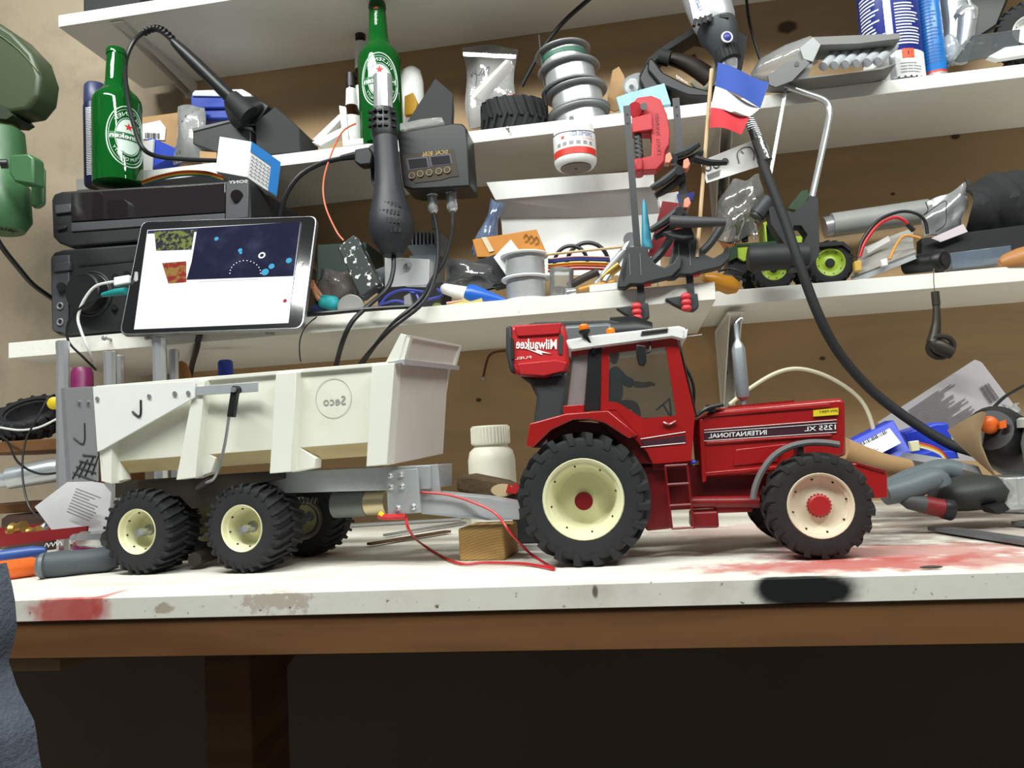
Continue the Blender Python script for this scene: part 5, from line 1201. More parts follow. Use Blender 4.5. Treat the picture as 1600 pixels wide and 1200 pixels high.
solo('metal_clip', MB().px([(631, 463), (640, 458), (644, 476), (632, 480)], .957, .008), mat('grey_clip', (150, 152, 150), .4, .4), 'grey metal clip among the blue wires', 'clip')
solo('brown_connector', MB().px([(558, 488), (574, 487), (574, 496), (558, 497)], .945, .008, F1), mat('brown_conn', (92, 72, 70), .5), 'brown connector on the shelf edge', 'connector', bev=.0008)
solo('white_connector', MB().px([(574, 490), (594, 488), (594, 495), (574, 497)], .946, .006, F1), WHT, 'white connector on the shelf edge', 'connector', bev=.0008)
solo('red_lead', MB().tube([W(600, 492, .947), W(615, 489, .947), W(632, 486, .947)], .002), mat('red_wire', (196, 30, 36), .4), 'short red lead on the shelf edge', 'wire')
solo('ivory_connector', MB().px([(503, 497), (528, 493), (528, 500), (503, 504)], .944, .006, F1), CREAM, 'ivory connector at the shelf edge under the tablet', 'connector', bev=.0008)
solo('green_capacitor', MB().ell(W(683, 480, .955), (.007, .006, .006)), mat('olive', (110, 120, 60), .5), 'olive round component at the shelf edge', 'component')
solo('dark_crate', MB().px([(590, 448), (690, 440), (690, 480), (590, 484)], 1.0, .06, F1), BLKM, 'dark tray of wires behind the blue wires', 'tray', bev=.002)
# glue tube
gt = thing('glue_tube', W(740, 472, .96, F1), 'blue and white glue tube lying on the lower shelf', 'tube')
mk('cap', MB().lathe(W(690, 450, .96), W(730, 460, .955), [(0, .004), (.1, .007), (.9, .0095), (1, .010)], 18), WHT, gt); mk('barrel', MB().lathe(W(730, 460, .955), W(790, 470, .955), [(0, .0125), (.15, .014), (1, .003)], 18), mat('glue_blue', (34, 96, 196), .35), gt)
solo('yellow_terminal', MB().px([(722, 466), (752, 463), (755, 474), (723, 478)], .945, .012, F1), mat('terminal_yellow', (200, 180, 110), .5), 'yellow terminal block on the shelf edge', 'terminal', bev=.0008)
solo('yellow_lead', MB().tube([W(698, 479, .946), W(712, 476, .946), W(724, 473, .947)], .002), mat('yellow_plastic', (222, 196, 40), .4), 'yellow lead beside the terminal block', 'wire')
solo('pink_lead', MB().tube([W(698, 474, .95), W(712, 472, .95), W(724, 470, .95)], .0018), mat('pink_wire', (206, 150, 140), .4), 'pink lead beside the terminal block', 'wire')
# clear/dark bag, brown packets, white card
solo('antistatic_bag', pillow(P4([(690, 456), (790, 448), (778, 410), (700, 408)], 1.0, F1), .05, .006, seed=12), clear('smoke_bag', (110, 110, 112), .5), 'smoky clear bag behind the glue tube', 'bag')
solo('blue_film', pillow(P4([(735, 400), (770, 402), (786, 320), (770, 312)], 1.03), .02, .005, seed=14), clear('bluish_film', (150, 170, 210), .4), 'bluish clear film standing beside the white box', 'film')
solo('black_case', MB().px([(730, 412), (798, 388), (800, 440), (770, 448)], .99, .03, F1), BLKM, 'black case behind the solder reel', 'case', bev=.002)
op = thing('orange_packet', W(795, 400, .985), 'orange brown packet with pale stripe behind the solder reel', 'packet')
mk('packet', MB().px([(738, 374), (838, 358), (854, 396), (800, 402), (745, 402)], 1.0, .012, F1), mat('amber_card', (190, 124, 44), .45, var=.15), op, bev=.001); mk('stripe', MB().px([(752, 371), (760, 370), (772, 392), (764, 394)], .9985, .001), mat('pale_stripe', (206, 190, 160), .5), op)
strokes([[W(818+i*8, 372+i*2, .9985), W(822+i*8, 366+i*2, .9985), W(826+i*8, 374+i*2, .9985), W(820+i*8, 378+i*2, .9985)] for i in range(3)], .0006, mat('amber_dark', (120, 74, 24), .5), op)
solo('white_cube', MB().px([(771, 402), (798, 374), (812, 392), (812, 428), (792, 432)], .97, .02), PAPW, 'small white card box tilted beside the solder reel', 'card box', bev=.0006)
# white tray box behind
wt_ = thing('white_box', W(890, 400, 1.1, F1), 'long white open cardboard box behind the solder reel', 'box')
mk('front', MB().px([(782, 330), (1028, 312), (1030, 430), (790, 430)], 1.08, .003, F1), PAPW, wt_)
lid = MB().prism([W(760, 285, 1.05), W(1022, 266, 1.05), W(1022, 291, 1.05), W(774, 312, 1.05)], (0, .003, 0)); mk('lid_front', lid, PAPW, wt_)
mk('lid_inside', MB().prism([W(774, 312, 1.051), W(1022, 291, 1.051), W(1034, 348, 1.09), W(784, 352, 1.09)], (0, .003, 0)), mat('grey_inside', (196, 190, 190), .7), wt_)
mk('side', MB().prism([W(1028, 312, 1.08), W(1030, 430, 1.08, F1), W(1030, 430, 1.08, F1)+V((.0, .10, 0)), W(1028, 312, 1.08)+V((0, .10, 0))], (.002, 0, 0)), PAPW, wt_)
# solder reel
sr_ = thing('solder_reel', W(821, 470, .965, F1), 'reel of solder wire with white flanges on the lower shelf', 'reel')
cx_ = W(821, 430, .975)
for z0, z1 in ((F1, F1+.029), (F1+.032, F1+.060)): mk('wire', MB().lathe((cx_.x, .975, z0+.0015), (cx_.x, .975, z1), [(0, .0255)]+[(i/9, .0255+.0006*(i % 2)) for i in range(1, 9)]+[(1, .0255)], 30), WIRE, sr_)
for z in (F1, F1+.030, F1+.0605): mk('flange', MB().lathe((cx_.x, .975, z), (cx_.x, .975, z+.003), [(0, .031), (.5, .032), (1, .031)], 30), WHT, sr_)
jr = thing('clear_jar', W(877, 466, .96, F1), 'small clear jar with red bits beside the solder reel', 'jar')
mk('glass', MB().lathe(W(876, 468, .965, F1), W(878, 421, .965), [(0, .013), (.05, .0145), (1, .0155)], 20), CLEAR, jr); mk('red_bits', MB().lathe(W(876, 468, .965, F1)+V((0, 0, .001)), W(877, 450, .965), [(0, .012), (1, .011)], 14), mat('deep_red', (120, 20, 26), .5), jr)
solo('wooden_skewer', MB().tube([W(853, 398, .96), W(972, 386, .955)], .0016, n=6, k=0), mat('stick_wood', (206, 176, 136), .6), 'thin wooden skewer lying across the solder reel', 'skewer')
solo('black_tubing', MB().torus(W(918, 412, 1.03), (0, 1, .2), .028, .0028, a0=170, a1=370).torus(W(892, 410, 1.02), (0, 1, .2), .022, .0026, a0=170, a1=370), BLK, 'black tubing loops behind the coloured heat-shrink', 'tubing')
for i, (c, y, n) in enumerate((((50, 70, 160), 408, 'blue'), ((206, 170, 60), 413, 'yellow'), ((214, 110, 60), 417, 'orange'), ((206, 60, 66), 422, 'red'), ((190, 150, 150), 404, 'pale'))):
    solo('heat_shrink_sleeve', MB().tube([W(857, y+2, .985), W(900, y-2, .98), (W(952, y-1, .98))], .0034, n=8, flat=.5), mat('shrink%d' % i, c, .5), n+' heat-shrink sleeve lying beside the solder reel', 'sleeve', 'heat-shrink sleeves')
for i, (a, b, r, m) in enumerate((((932, 444), (975, 392), .0046, ALU), ((940, 438), (968, 414), .006, mat('brass', (190, 150, 80), .35, .8)), ((888, 448), (935, 424), .005, mat('brown_black', (48, 40, 36), .6)), ((905, 452), (960, 440), .0022, mat('orange_wire2', (220, 150, 60), .45)))):
    solo(('steel_rod', 'brass_fitting', 'dark_pliers_arm', 'orange_lead')[i], MB().tube([W(a[0], a[1], .965), W((a[0]+b[0])/2, (a[1]+b[1])/2-1, .962), W(b[0], b[1], .96)], r, n=10), m, ('steel rod leaning against the black clamp', 'brass fitting beside the black clamp', 'dark tool arm beside the clear jar', 'orange lead under the steel rod')[i], ('rod', 'fitting', 'tool', 'wire')[i])
pk = thing('steel_pliers', W(985, 400, .97), 'silver pliers standing behind the first clamp', 'pliers')
mk('joint', MB().cyl(W(985, 374, .962), W(985, 374, .972), .009, n=18), CHR, pk); mk('arm', MB().tube([W(985, 374, .967), W(970, 400, .965), W(945, 440, .96)], .0042), CHR, pk); mk('arm', MB().tube([W(986, 372, .967), W(1000, 390, .965), W(1010, 420, .965)], .0042), CHR, pk); mk('jaw', MB().tube([W(984, 374, .967), W(998, 365, .965)], [.005, .002], k=0), CHR, pk)
solo('white_adhesive_block', MB().px([(921, 446), (965, 441), (965, 452), (921, 456)], .945, .012, F1), WHT, 'white block lying at the shelf edge left of the clamps', 'block', bev=.001)
solo('small_bolt', MB().cyl(W(884, 458, .944), W(898, 456, .948), .0055, n=12), CHR, 'shiny bolt at the shelf edge', 'bolt')
solo('teal_cone', MB().lathe(W(1011, 388, .985), W(1006, 311, .985), [(0, .0072), (.9, .003), (1, .001)], 16), mat('teal_cone', (50, 150, 176), .4), 'tall thin teal cone behind the clamps', 'cone')
solo('red_folder', MB().px([(1035, 314), (1066, 318), (1060, 400), (1012, 400)], 1.0, .004, F1), mat('red_card', (140, 22, 34), .5), 'red card behind the spring clamps', 'card')
solo('blue_corner_box', MB().px([(1058, 303), (1086, 300), (1082, 312), (1062, 318)], 1.02, .02), mat('blue_card2', (44, 56, 140), .5), 'blue box corner behind the spring clamps', 'box'); solo('white_backing_card', MB().px([(1027, 305), (1060, 299), (1062, 330), (1034, 332)], 1.03, .003), PAPW, 'white card behind the blue box corner', 'card')
# bar clamps
CORAL = mat('coral_pad', (232, 144, 118), .55); RK = mat('red_knob', (220, 64, 70), .4); CLB = mat('clamp_grey', (52, 56, 58), .55, var=.12); BARM = mat('bar_steel', (74, 74, 76), .45, .6)
def barclamp(dx, dy, yt, Y, label):
    t = thing('bar_clamp', W(1000+dx, 500+dy, Y), label, 'clamp', 'bar clamps on the lower shelf')
    f = lambda pts: [(x+dx, y+dy) for x, y in pts]
    a, b = W(979+dx, yt, Y+.004), W(1004+dx, 492+dy, Y+.004); w = V((.0042, 0, 0))
    mk('bar', MB().prism([a-w, a+w, b+w, b-w], (0, .003, 0)), BARM, t)
    for k in (14, 28): p = a+(b-a)*(k/320); mk('hole', MB().cyl(p-V((0, .0004, 0)), p+V((0, .0005, 0)), .0013, n=8), INK, t)
    mk('jaw', MB().px(f([(977, 388), (986, 385), (1012, 385), (1014, 398), (1024, 412), (1038, 418), (1052, 410), (1060, 398), (1066, 404), (1064, 418), (1050, 432), (1015, 440), (1003, 444), (985, 444), (978, 449), (965, 450), (966, 438)]), Y-.006, .018), CLB, t, bev=.0015)
    mk('jaw_slot', MB().px(f([(974, 440), (971, 428), (979, 404), (978, 430)]), Y-.0064, .002), INK, t)
    for x in (983, 1000): mk('side_print', MB().tube([W(x+dx, 396+dy, Y-.0066), W(x+2+dx, 430+dy, Y-.0066)], .0004, n=4, k=0), mat('faint_print', (140, 142, 142), .6), t)
    mk('trigger', MB().tube([W(1018+dx, 410+dy, Y+.012), W(1032+dx, 396+dy, Y+.014), W(1047+dx, 374+dy, Y+.014), W(1050+dx, 366+dy, Y+.014)], .0048, n=8), CLB, t)
    mk('lower_jaw', MB().px(f([(962, 481), (1000, 475), (1013, 473), (1015, 494), (1008, 500), (994, 499), (975, 490)]), Y-.004, .016), CLB, t, bev=.0012)
    mk('lower_pad', MB().px(f([(1005, 438), (1017, 437), (1018, 444), (1006, 446)]), Y-.002, .012), RK, t, bev=.001)
    c = W(995+dx, 488+dy, Y-.006); kb = MB()
    for k in range(3): kb.ell(c+V((0, -.003, -.007+.007*k)), (.0062, .005, .0045))
    mk('release_knob', kb, RK, t)
    return t
barclamp(0, 0, 165, .925, 'black bar clamp standing on the shelf, nearer the solder reel'); barclamp(77, -15, 153+15-15, .93, 'black bar clamp standing on the shelf, nearer the flag stick')
def springclamp(P, Q, T, Y, label, tip=True):
    t = thing('spring_clamp', W(*P, Y), label, 'clamp', 'spring clamps gripping the bar')
    mk('handle', MB().tube([W(*p, Y) for p in P3(P, Q)], [.0045, .0065, .0060], n=8, flat=.8), CLB, t)
    mk('handle', MB().tube([W(x+6, y+12, Y+.012) for x, y in P3(P, Q)], [.0045, .0060, .0060], n=8, flat=.8), CLB, t)
    mk('pivot', MB().cyl(W(Q[0], Q[1]+4, Y-.006), W(Q[0], Q[1]+4, Y+.018), .0055, n=12), CLB, t)
    mk('jaw_tip', MB().px([(T[0]-5, T[1]+8), (T[0]-4, T[1]-5), (T[0]+3, T[1]-9), (T[0]+7, T[1]+1), (T[0]+2, T[1]+9)], Y-.008, .014), CORAL, t, bev=.001)
    return t
def P3(a, b): return [a, ((a[0]+b[0])/2, (a[1]+b[1])/2+3), b]
springclamp((1018, 294), (1062, 262), (1072, 255), .918, 'upper spring clamp gripping the second bar'); springclamp((1016, 360), (1062, 326), (1073, 316), .918, 'lower spring clamp gripping the second bar'); 
t = springclamp((1092, 225), (1052, 244), (1044, 246), .915, 'spring clamp with coral tip below the red pipe cutter')
mk('jaw', MB().tube([W(1085, 248, .915), W(1110, 254, .915), W(1136, 254, .915)], [.005, .0042, .003], n=8), BLK, t)
hc_ = thing('clamp_lever', W(1090, 350, .90), 'dark grey clamp lever lying across the second clamp', 'lever'); mk('lever', MB().tube([W(1047, 346, .902), W(1080, 347, .90), W(1128, 347, .90), W(1134, 347, .90)], [.0075, .0068, .0050, .004], n=10), mat('lever_grey', (70, 70, 74), .55), hc_); mk('bracket', MB().px([(1035, 362), (1080, 354), (1086, 370), (1068, 374), (1046, 370)], .906, .014), CLB, hc_, bev=.0015)
solo('amber_screwdriver', MB().lathe(W(1098, 433, .975), W(1150, 449, 1.0), [(0, .005), (.2, .009), (.8, .012), (1, .008)], 16), mat('amber_plastic', (206, 140, 36), .35), 'amber screwdriver handle beside the second clamp', 'handle')
# pipe cutter (red)
pc_ = thing('pipe_cutter', W(1020, 265, 1.0), 'red pipe cutter hanging on a screw from the upper shelf', 'pipe cutter')
PR = mat('cutter_red', (190, 50, 58), .5, var=.12)
mk('frame', MB().px([(985, 165), (996, 152), (1018, 149), (1032, 155), (1042, 178), (1047, 205), (1046, 225), (1040, 235), (1038, 252), (1026, 265), (992, 267), (992, 248), (1004, 246), (1018, 243), (1018, 215), (1016, 208), (987, 208), (987, 196), (1000, 180), (988, 178)], .995, .02), PR, pc_, bev=.0015)
mk('roller', MB().cyl(W(992, 171, .99), W(992, 171, 1.0), .0095, n=20), PR, pc_); mk('sliding_jaw', MB().px([(987, 184), (1018, 176), (1020, 202), (988, 207)], .989, .02), PR, pc_, bev=.001)
sp_ = [];  
for i in range(100): t_ = i/99; c = W(996+3.5*t_, 210+36*t_, .998); sp_.append(c+V((.0048*math.cos(i*1.1), .0048*math.sin(i*1.1), 0)))
mk('screw_spindle', MB().tube(sp_, .0009, n=5, k=0).cyl(W(996, 208, .998), W(1000, 248, .998), .0042, n=10), BARM, pc_); mk('hanging_screw', MB().cyl(W(1006, 166, .986), W(1007, 172, 1.03), .0028, n=8).cyl(W(1006, 166, .983), W(1006, 166, .987), .0048, n=10), CHR, pc_)
text('GENERAL TOOLS', flatfn(W(1029, 177, .9945), W(1033, 242, .9945), W(1027, 243, .9945), W(1024, 178, .9945)), mat('cutter_dark', (130, 28, 36), .5), pc_, mirror=False); mk('foot', MB().px([(990, 247), (1004, 245), (1006, 266), (992, 268)], .99, .03), PR, pc_, bev=.003)
# ---------------------------------------------------------------- right half of the lower shelf
solo('clear_film_bag', pillow(P4([(1108, 380), (1182, 370), (1192, 275), (1140, 285)], 1.08), .04, .010, 14, 14, 21), clear('film_bag', (220, 220, 216), .22, .08, .9), 'crumpled clear film bag behind the flag stick', 'bag')
gtk = thing('toy_tractor', W(1230, 445, 1.08, F1R), 'small lime and dark green toy tractor on the right shelf', 'toy tractor')
LIME = mat('lime_paint', (168, 196, 60), .4); DGR = mat('deep_green', (30, 62, 26), .45)
def g2(q, Y, th, m, nm, bev=.0005): return mk(nm, MB().px(q, Y, th), m, gtk, bev=bev)
g2([(1151, 384), (1216, 380), (1218, 390), (1162, 408), (1152, 402)], 1.07, .05, LIME, 'hood'); g2([(1138, 388), (1152, 383), (1153, 402), (1140, 408)], 1.068, .054, DGR, 'grille'); g2([(1148, 381), (1216, 376), (1216, 381), (1150, 385)], 1.068, .054, DGR, 'hood_top')
g2([(1190, 352), (1222, 340), (1226, 376), (1195, 379)], 1.09, .002, mat('green_glass_pane', (28, 54, 30), .15), 'cab_window'); 
for q in ([(1192, 348), (1220, 337), (1222, 341), (1194, 353)], [(1217, 343), (1222, 341), (1225, 370), (1219, 372)], [(1194, 352), (1197, 351), (1199, 378), (1196, 378)]): g2(q, 1.075, .05, LIME, 'cab_frame', .0004)
g2([(1215, 378), (1230, 368), (1280, 366), (1282, 395), (1240, 412), (1220, 404)], 1.08, .05, DGR, 'body'); g2([(1243, 369), (1254, 368), (1253, 380), (1246, 380)], 1.072, .01, LIME, 'tank')
g2([(1230, 326), (1252, 298), (1262, 296), (1266, 306), (1255, 330)], 1.12, .03, DGR, 'raised_bonnet'); g2([(1278, 379), (1318, 377), (1331, 388), (1330, 394), (1316, 383), (1280, 386)], 1.06, .04, BLK, 'rear_fender')
g2([(1135, 408), (1165, 402), (1172, 418), (1160, 432), (1140, 428)], 1.075, .04, BLK, 'front_hitch'); mk('hitch_hooks', MB().tube([W(1122, 424, 1.07), W(1140, 420, 1.065), W(1160, 426, 1.07)], .002).tube([W(1130, 428, 1.07), W(1145, 432, 1.065), W(1165, 438, 1.07)], .002), BLK, gtk)
mk('exhaust', MB().cyl(W(1164, 378, 1.085), W(1163, 354, 1.085), .0046, n=12).tube([W(1163, 354, 1.085), W(1163, 348, 1.085), W(1165, 344, 1.085)], .0018), BLK, gtk)
for x, y, R, rim, Y in ((1298, 409, .031, .0185, 1.065), (1209, 414, .030, .0165, 1.065), (1298, 409, .031, .0185, 1.14), (1209, 414, .030, .0165, 1.14)):
    c = W(x, y, 1.065); c.y = Y+.01; c.z = F1R+R
    wheel(gtk, c, (0, -1, 0), R, .022, rim, 18, RUB, LIME, BLK, lug=.0026, skew=.2, dish=.6, hubR=.33)
solo('striped_box', MB().px([(1128, 370), (1158, 366), (1158, 384), (1140, 392)], 1.13, .03), mat('stripe_orange', (196, 120, 70), .5, var=.4, scale=30), 'orange striped box behind the toy tractor grille', 'box')
tb_ = thing('grey_tube', W(1360, 370, 1.17), 'long grey plastic tube lying behind the battery pouch', 'tube'); mk('tube', MB().cyl(W(1300, 352, 1.165), W(1450, 330, 1.165), .0175, n=24), mat('tube_grey', (150, 152, 150), .5), tb_); mk('end_collar', MB().cyl(W(1288, 356, 1.165), W(1302, 353, 1.165), .0155, n=24), STEEL, tb_)
pch = thing('battery_pouch', W(1390, 430, 1.06, F1R), 'clear pouch with battery leads lying on the right shelf', 'pouch')
mk('pouch', MB().quad4(*P4([(1330, 438), (1432, 400), (1425, 362), (1350, 392)], (1.05, 1.05, 1.09, 1.09), F1R), 8, 6, lambda u, v: (0, -.004*math.sin(u*5)*math.sin(v*4), 0), .006), clear('pouch_clear', (216, 212, 206), .6), pch)
mk('label', MB().px([(1354, 388), (1388, 368), (1391, 376), (1356, 396)], 1.055, .001), PAPW, pch); mk('foil_edge', MB().px([(1330, 436), (1430, 398), (1432, 404), (1350, 438)], 1.045, .004, F1R), ALU, pch)
mk('red_lead', MB().tube([W(x, y, 1.04) for x, y in ((1343, 402), (1352, 378), (1372, 352), (1396, 340), (1412, 344), (1422, 356))], .0022), mat('red_wire', (196, 30, 36), .4), pch); mk('black_lead', MB().tube([W(x, y, 1.045) for x, y in ((1340, 402), (1348, 375), (1372, 345), (1405, 331), (1430, 333), (1445, 345), (1449, 365))], .0022), BLK, pch)
mk('lead_sleeve', MB().tube([W(1418, 350, 1.038), W(1428, 361, 1.038)], .0034, k=0), BLK, pch); mk('balance_lead', MB().tube([W(1438, 372, 1.04), W(1415, 368, 1.04), W(1402, 380, 1.04), W(1390, 405, 1.035)], .0018), mat('orange_wire2', (220, 150, 60), .45), pch)
mk('power_connector', MB().px([(1335, 408), (1346, 406), (1347, 422), (1336, 424)], 1.035, .010), mat('conn_yellow', (220, 178, 84), .45), pch, bev=.001); mk('balance_plug', MB().px([(1376, 406), (1386, 403), (1388, 414), (1378, 416)], 1.033, .006), WHT, pch, bev=.0006)
fb = thing('foil_bag', W(1475, 370, 1.12, F1R), 'silver antistatic bag standing behind the battery pouch', 'bag')
mk('bag', pillow(P4([(1440, 372), (1505, 358), (1514, 284), (1448, 318)], 1.11), .02, .006, 10, 10, 31), mat('antistatic', (186, 188, 190), .22, .6, var=.1), fb); strokes([[W(1446, 316, 1.085), W(1450, 328, 1.085), W(1444, 336, 1.085), W(1476, 314, 1.085), W(1478, 330, 1.085), W(1477, 350, 1.085), W(1462, 362, 1.085)]], .0006, INK, fb)
mk('bag_corner', MB().px([(1508, 278), (1518, 284), (1512, 290)], 1.09, .002), mat('brown_black', (48, 40, 36), .6), fb)
solo('pink_leaflet', MB().px([(1455, 372), (1505, 350), (1512, 362), (1470, 378)], 1.075, .002), mat('pinkish_paper', (214, 200, 206), .6), 'pale folded leaflet under the silver bag', 'leaflet')
g = []
for i in range(9):
    row = []
    for j in range(13):
        u, v = j/12, i/8; x = 1505+110*u; top = 300-30*math.sin(u*2.4); y = 372+(top-372)*v
        p = W(x, y, 1.12); p.y += -.03*math.sin(math.pi*v)+.008*math.sin(u*14+v*6); row.append(p)
    g.append(row)
solo('black_cloth_bag', MB().sheet(g, .004), mat('black_cloth', (38, 39, 42), .8, var=.3, scale=30), 'black crumpled cloth bag at the right end of the shelf', 'bag')
solo('white_blue_bag', pillow(P4([(1545, 330), (1610, 300), (1615, 268), (1585, 278)], 1.13), .02, .005, seed=41), mat('white_film', (210, 212, 220), .4), 'white plastic bag on top of the black cloth bag', 'bag')
solo('black_bar', MB().px([(1440, 372), (1610, 350), (1610, 392), (1440, 412)], 1.085, .02, F1R), BLKM, 'flat black bar along the right shelf', 'bar', bev=.001)
fl_ = thing('torch', W(1450, 424, 1.05, F1R), 'black cylindrical torch lying at the shelf edge', 'torch')
mk('barrel', MB().cyl(W(1415, 414, 1.075), W(1466, 408, 1.045), .0125, n=22), BLK, fl_); mk('end_cap', MB().lathe(W(1463, 408.5, 1.047), W(1476, 407, 1.038), [(0, .0145), (.7, .0145), (1, .012)], 24), BLK, fl_); mk('switch', MB().cyl(W(1474, 407, 1.039), W(1478, 406.5, 1.036), .007, n=18), BLKM, fl_)
solo('clear_ruler_case', MB().px([(1485, 395), (1580, 383), (1582, 410), (1488, 420)], 1.07, .02, F1R), clear('bluish_case', (150, 168, 190), .45), 'clear plastic case beside the black torch', 'case', bev=.001)
solo('wood_chisel', MB().lathe(W(1562, 412, 1.045), W(1640, 392, 1.045), [(0, .005), (.1, .010), (.4, .0135), (1, .014)], 20), mat('handle_wood', (186, 128, 76), .45), 'wooden tool handle at the right end of the shelf', 'handle')
hgr = thing('hanging_clip', W(1470, 555, 1.0), 'dark metal clip hanging on a string from the right shelf', 'clip')
DKM = mat('dark_metal', (64, 60, 54), .45, .5)
mk('string', MB().tube([W(1459, 420, 1.03), W(1459, 440, 1.02), W(1461, 458, 1.02)], .0006, n=5), mat('string', (110, 96, 80), .8), hgr); mk('sleeve', MB().cyl(W(1461, 456, 1.02), W(1463, 477, 1.02), .0048, n=12), DKM, hgr); mk('neck', MB().tube([W(1463, 477, 1.02), W(1463, 505, 1.02), W(1458, 535, 1.02)], [.004, .0052, .008], n=10), DKM, hgr)
mk('ring', MB().torus(W(1470, 542, 1.02), (.2, 1, .5), .014, .0035, n=22), DKM, hgr); mk('cup', MB().lathe(W(1452, 534, 1.02), W(1488, 552, 1.02), [(0, .006), (.4, .010), (1, .008)], 14), DKM, hgr)
# ================================================================ things on the bench behind the models
# cordless drill
dr = thing('cordless_drill', W(840, 690, .90), 'red and black cordless drill standing behind the tractor cab', 'drill')
YD_ = .86; DKG = mat('drill_grey', (50, 53, 55), .55, var=.1)
mk('motor_housing', MB().px([(793, 512), (802, 507), (880, 503), (886, 520), (890, 565), (882, 582), (850, 590), (805, 587), (795, 575), (792, 540)], YD_, .055), mat('drill_red', (190, 36, 40), .42), dr, bev=.006, segs=3)
mk('end_guard', MB().px([(790, 510), (799, 508), (803, 585), (796, 580), (790, 550)], YD_-.003, .06), DKG, dr, bev=.003)
DR2 = mat('drill_red_facet', (176, 30, 36), .4)
mk('upper_shell', MB().px([(803, 509), (878, 504), (874, 522), (808, 526)], YD_-.0025, .006), DR2, dr, bev=.0012)
mk('lower_shell', MB().px([(808, 568), (868, 562), (886, 566), (882, 580), (850, 588), (812, 585)], YD_-.0025, .006), DR2, dr, bev=.0012)
mk('side_seam', MB().px([(873, 520), (880, 526), (878, 555), (872, 552)], YD_-.0012, .004), DKG, dr)
mk('vent', MB().px([(798, 527), (802, 530), (803, 560), (799, 562)], YD_-.004, .01), INK, dr)
mk('gear_case', MB().px([(880, 508), (955, 503), (960, 520), (955, 560), (900, 570), (884, 560)], YD_+.004, .048), mat('gear_grey', (110, 114, 116), .45, .3), dr, bev=.004)
mk('top_strap', MB().px([(822, 507), (836, 503), (955, 500), (990, 506), (990, 514), (880, 512)], YD_+.01, .03), DKG, dr, bev=.002)
mk('chuck', MB().lathe(W(955, 525, YD_+.028), W(1020, 520, YD_+.028), [(0, .022), (.6, .021), (1, .012)], 22), BLK, dr)
mk('handle', MB().px([(808, 586), (850, 588), (888, 578), (890, 600), (880, 650), (872, 700), (830, 700), (833, 660), (838, 620), (828, 600)], YD_+.008, .038), DKG, dr, bev=.006, segs=3)
bat = MB().box((W(850, 720, YD_).x, YD_+.028, .032), (.075, .085, .064)); mk('battery', bat, DKG, dr, bev=.004)
mk('trigger_switch', MB().px([(860, 581), (877, 580), (878, 587), (862, 589)], YD_-.001, .01), BLK, dr, bev=.001)
text('Milwaukee', flatfn(W(806, 545, YD_-.0012), W(870, 546, YD_-.0012), W(870, 530, YD_-.0012), W(806, 529, YD_-.0012)), PRINT, dr, bold=.02)
mk('lightning_mark', MB().px([(812, 541), (838, 549), (836, 545), (862, 553), (846, 551), (848, 555)], YD_-.001, .0008), PRINT, dr)
text('FUEL', flatfn(W(805, 562, YD_-.0012), W(830, 560, YD_-.0012), W(830, 556, YD_-.0012), W(805, 558, YD_-.0012)), PRINT, dr)
# white pill bottle
pb_ = thing('pill_bottle', V((W(772, 790, 1.0).x, 1.0, 0)), 'white ribbed-cap pill bottle beside the tractor rear wheel', 'bottle')
pa = W(772, 790, 1.0); pa.z = 0; pt = W(772, 665, 1.0); R = 37*mpp(772, 720, 1.0); H = pt.z
IV = mat('ivory_plastic', (232, 228, 212), .45)
mk('body', MB().lathe(pa, pa+V((0, 0, H*.84)), [(0, .95*R), (.02, R), (.80, R), (.90, .92*R), (.95, .72*R), (1, .70*R)], 28), IV, pb_)
cp = MB().lathe(pa+V((0, 0, H*.82)), pa+V((0, 0, H)), [(0, .80*R), (.08, .82*R), (.95, .80*R), (1, .76*R)], 28)
for i in range(36): a = i*math.pi/18; cp.box(pa+V((math.cos(a)*.81*R, math.sin(a)*.81*R, H*.91)), (.0012, .0012, H*.15))
mk('cap', cp, IV, pb_)
pf = cylmap(pa, pa+V((0, 0, H)), R*1.01)
strokes([[pf(a, h+.12) for a, h in q] for q in (((-.75, .30), (-.70, .22), (-.62, .30), (-.55, .22), (-.48, .31)), ((-.35, .31), (-.33, .22)), ((-.18, .22), (-.20, .31), (-.05, .31)), ((.10, .31), (.12, .22)), ((.3, .32), (.35, .22), (.45, .32)))], .0009, INK, pb_, 'handwriting')
# bark slice
bk = thing('bark_log', W(765, 780, .77), 'split bark log piece on the drawbar beside the pill bottle', 'log')
BARK = mat('bark', (96, 78, 56), .9, var=.5, scale=80, bump=.6)
mk('log', MB().px([(713, 744), (735, 741), (790, 752), (806, 760), (806, 778), (790, 786), (740, 776), (712, 768)], .757, .035), BARK, bk, bev=.004)
mk('cut_face', MB().prism([W(785+14*math.cos(a)*1.3, 766+10*math.sin(a), .7555) for a in [i*.3927 for i in range(16)]], (0, .003, 0)), mat('cut_wood', (222, 200, 158), .7), bk)
solo('red_hook', MB().px([(790, 770), (794, 756), (799, 762), (803, 755), (808, 757), (812, 764), (806, 772)], .75, .004), mat('red_knob2', (196, 40, 44), .4), 'small red plastic hook touching the rear tractor tyre', 'hook')
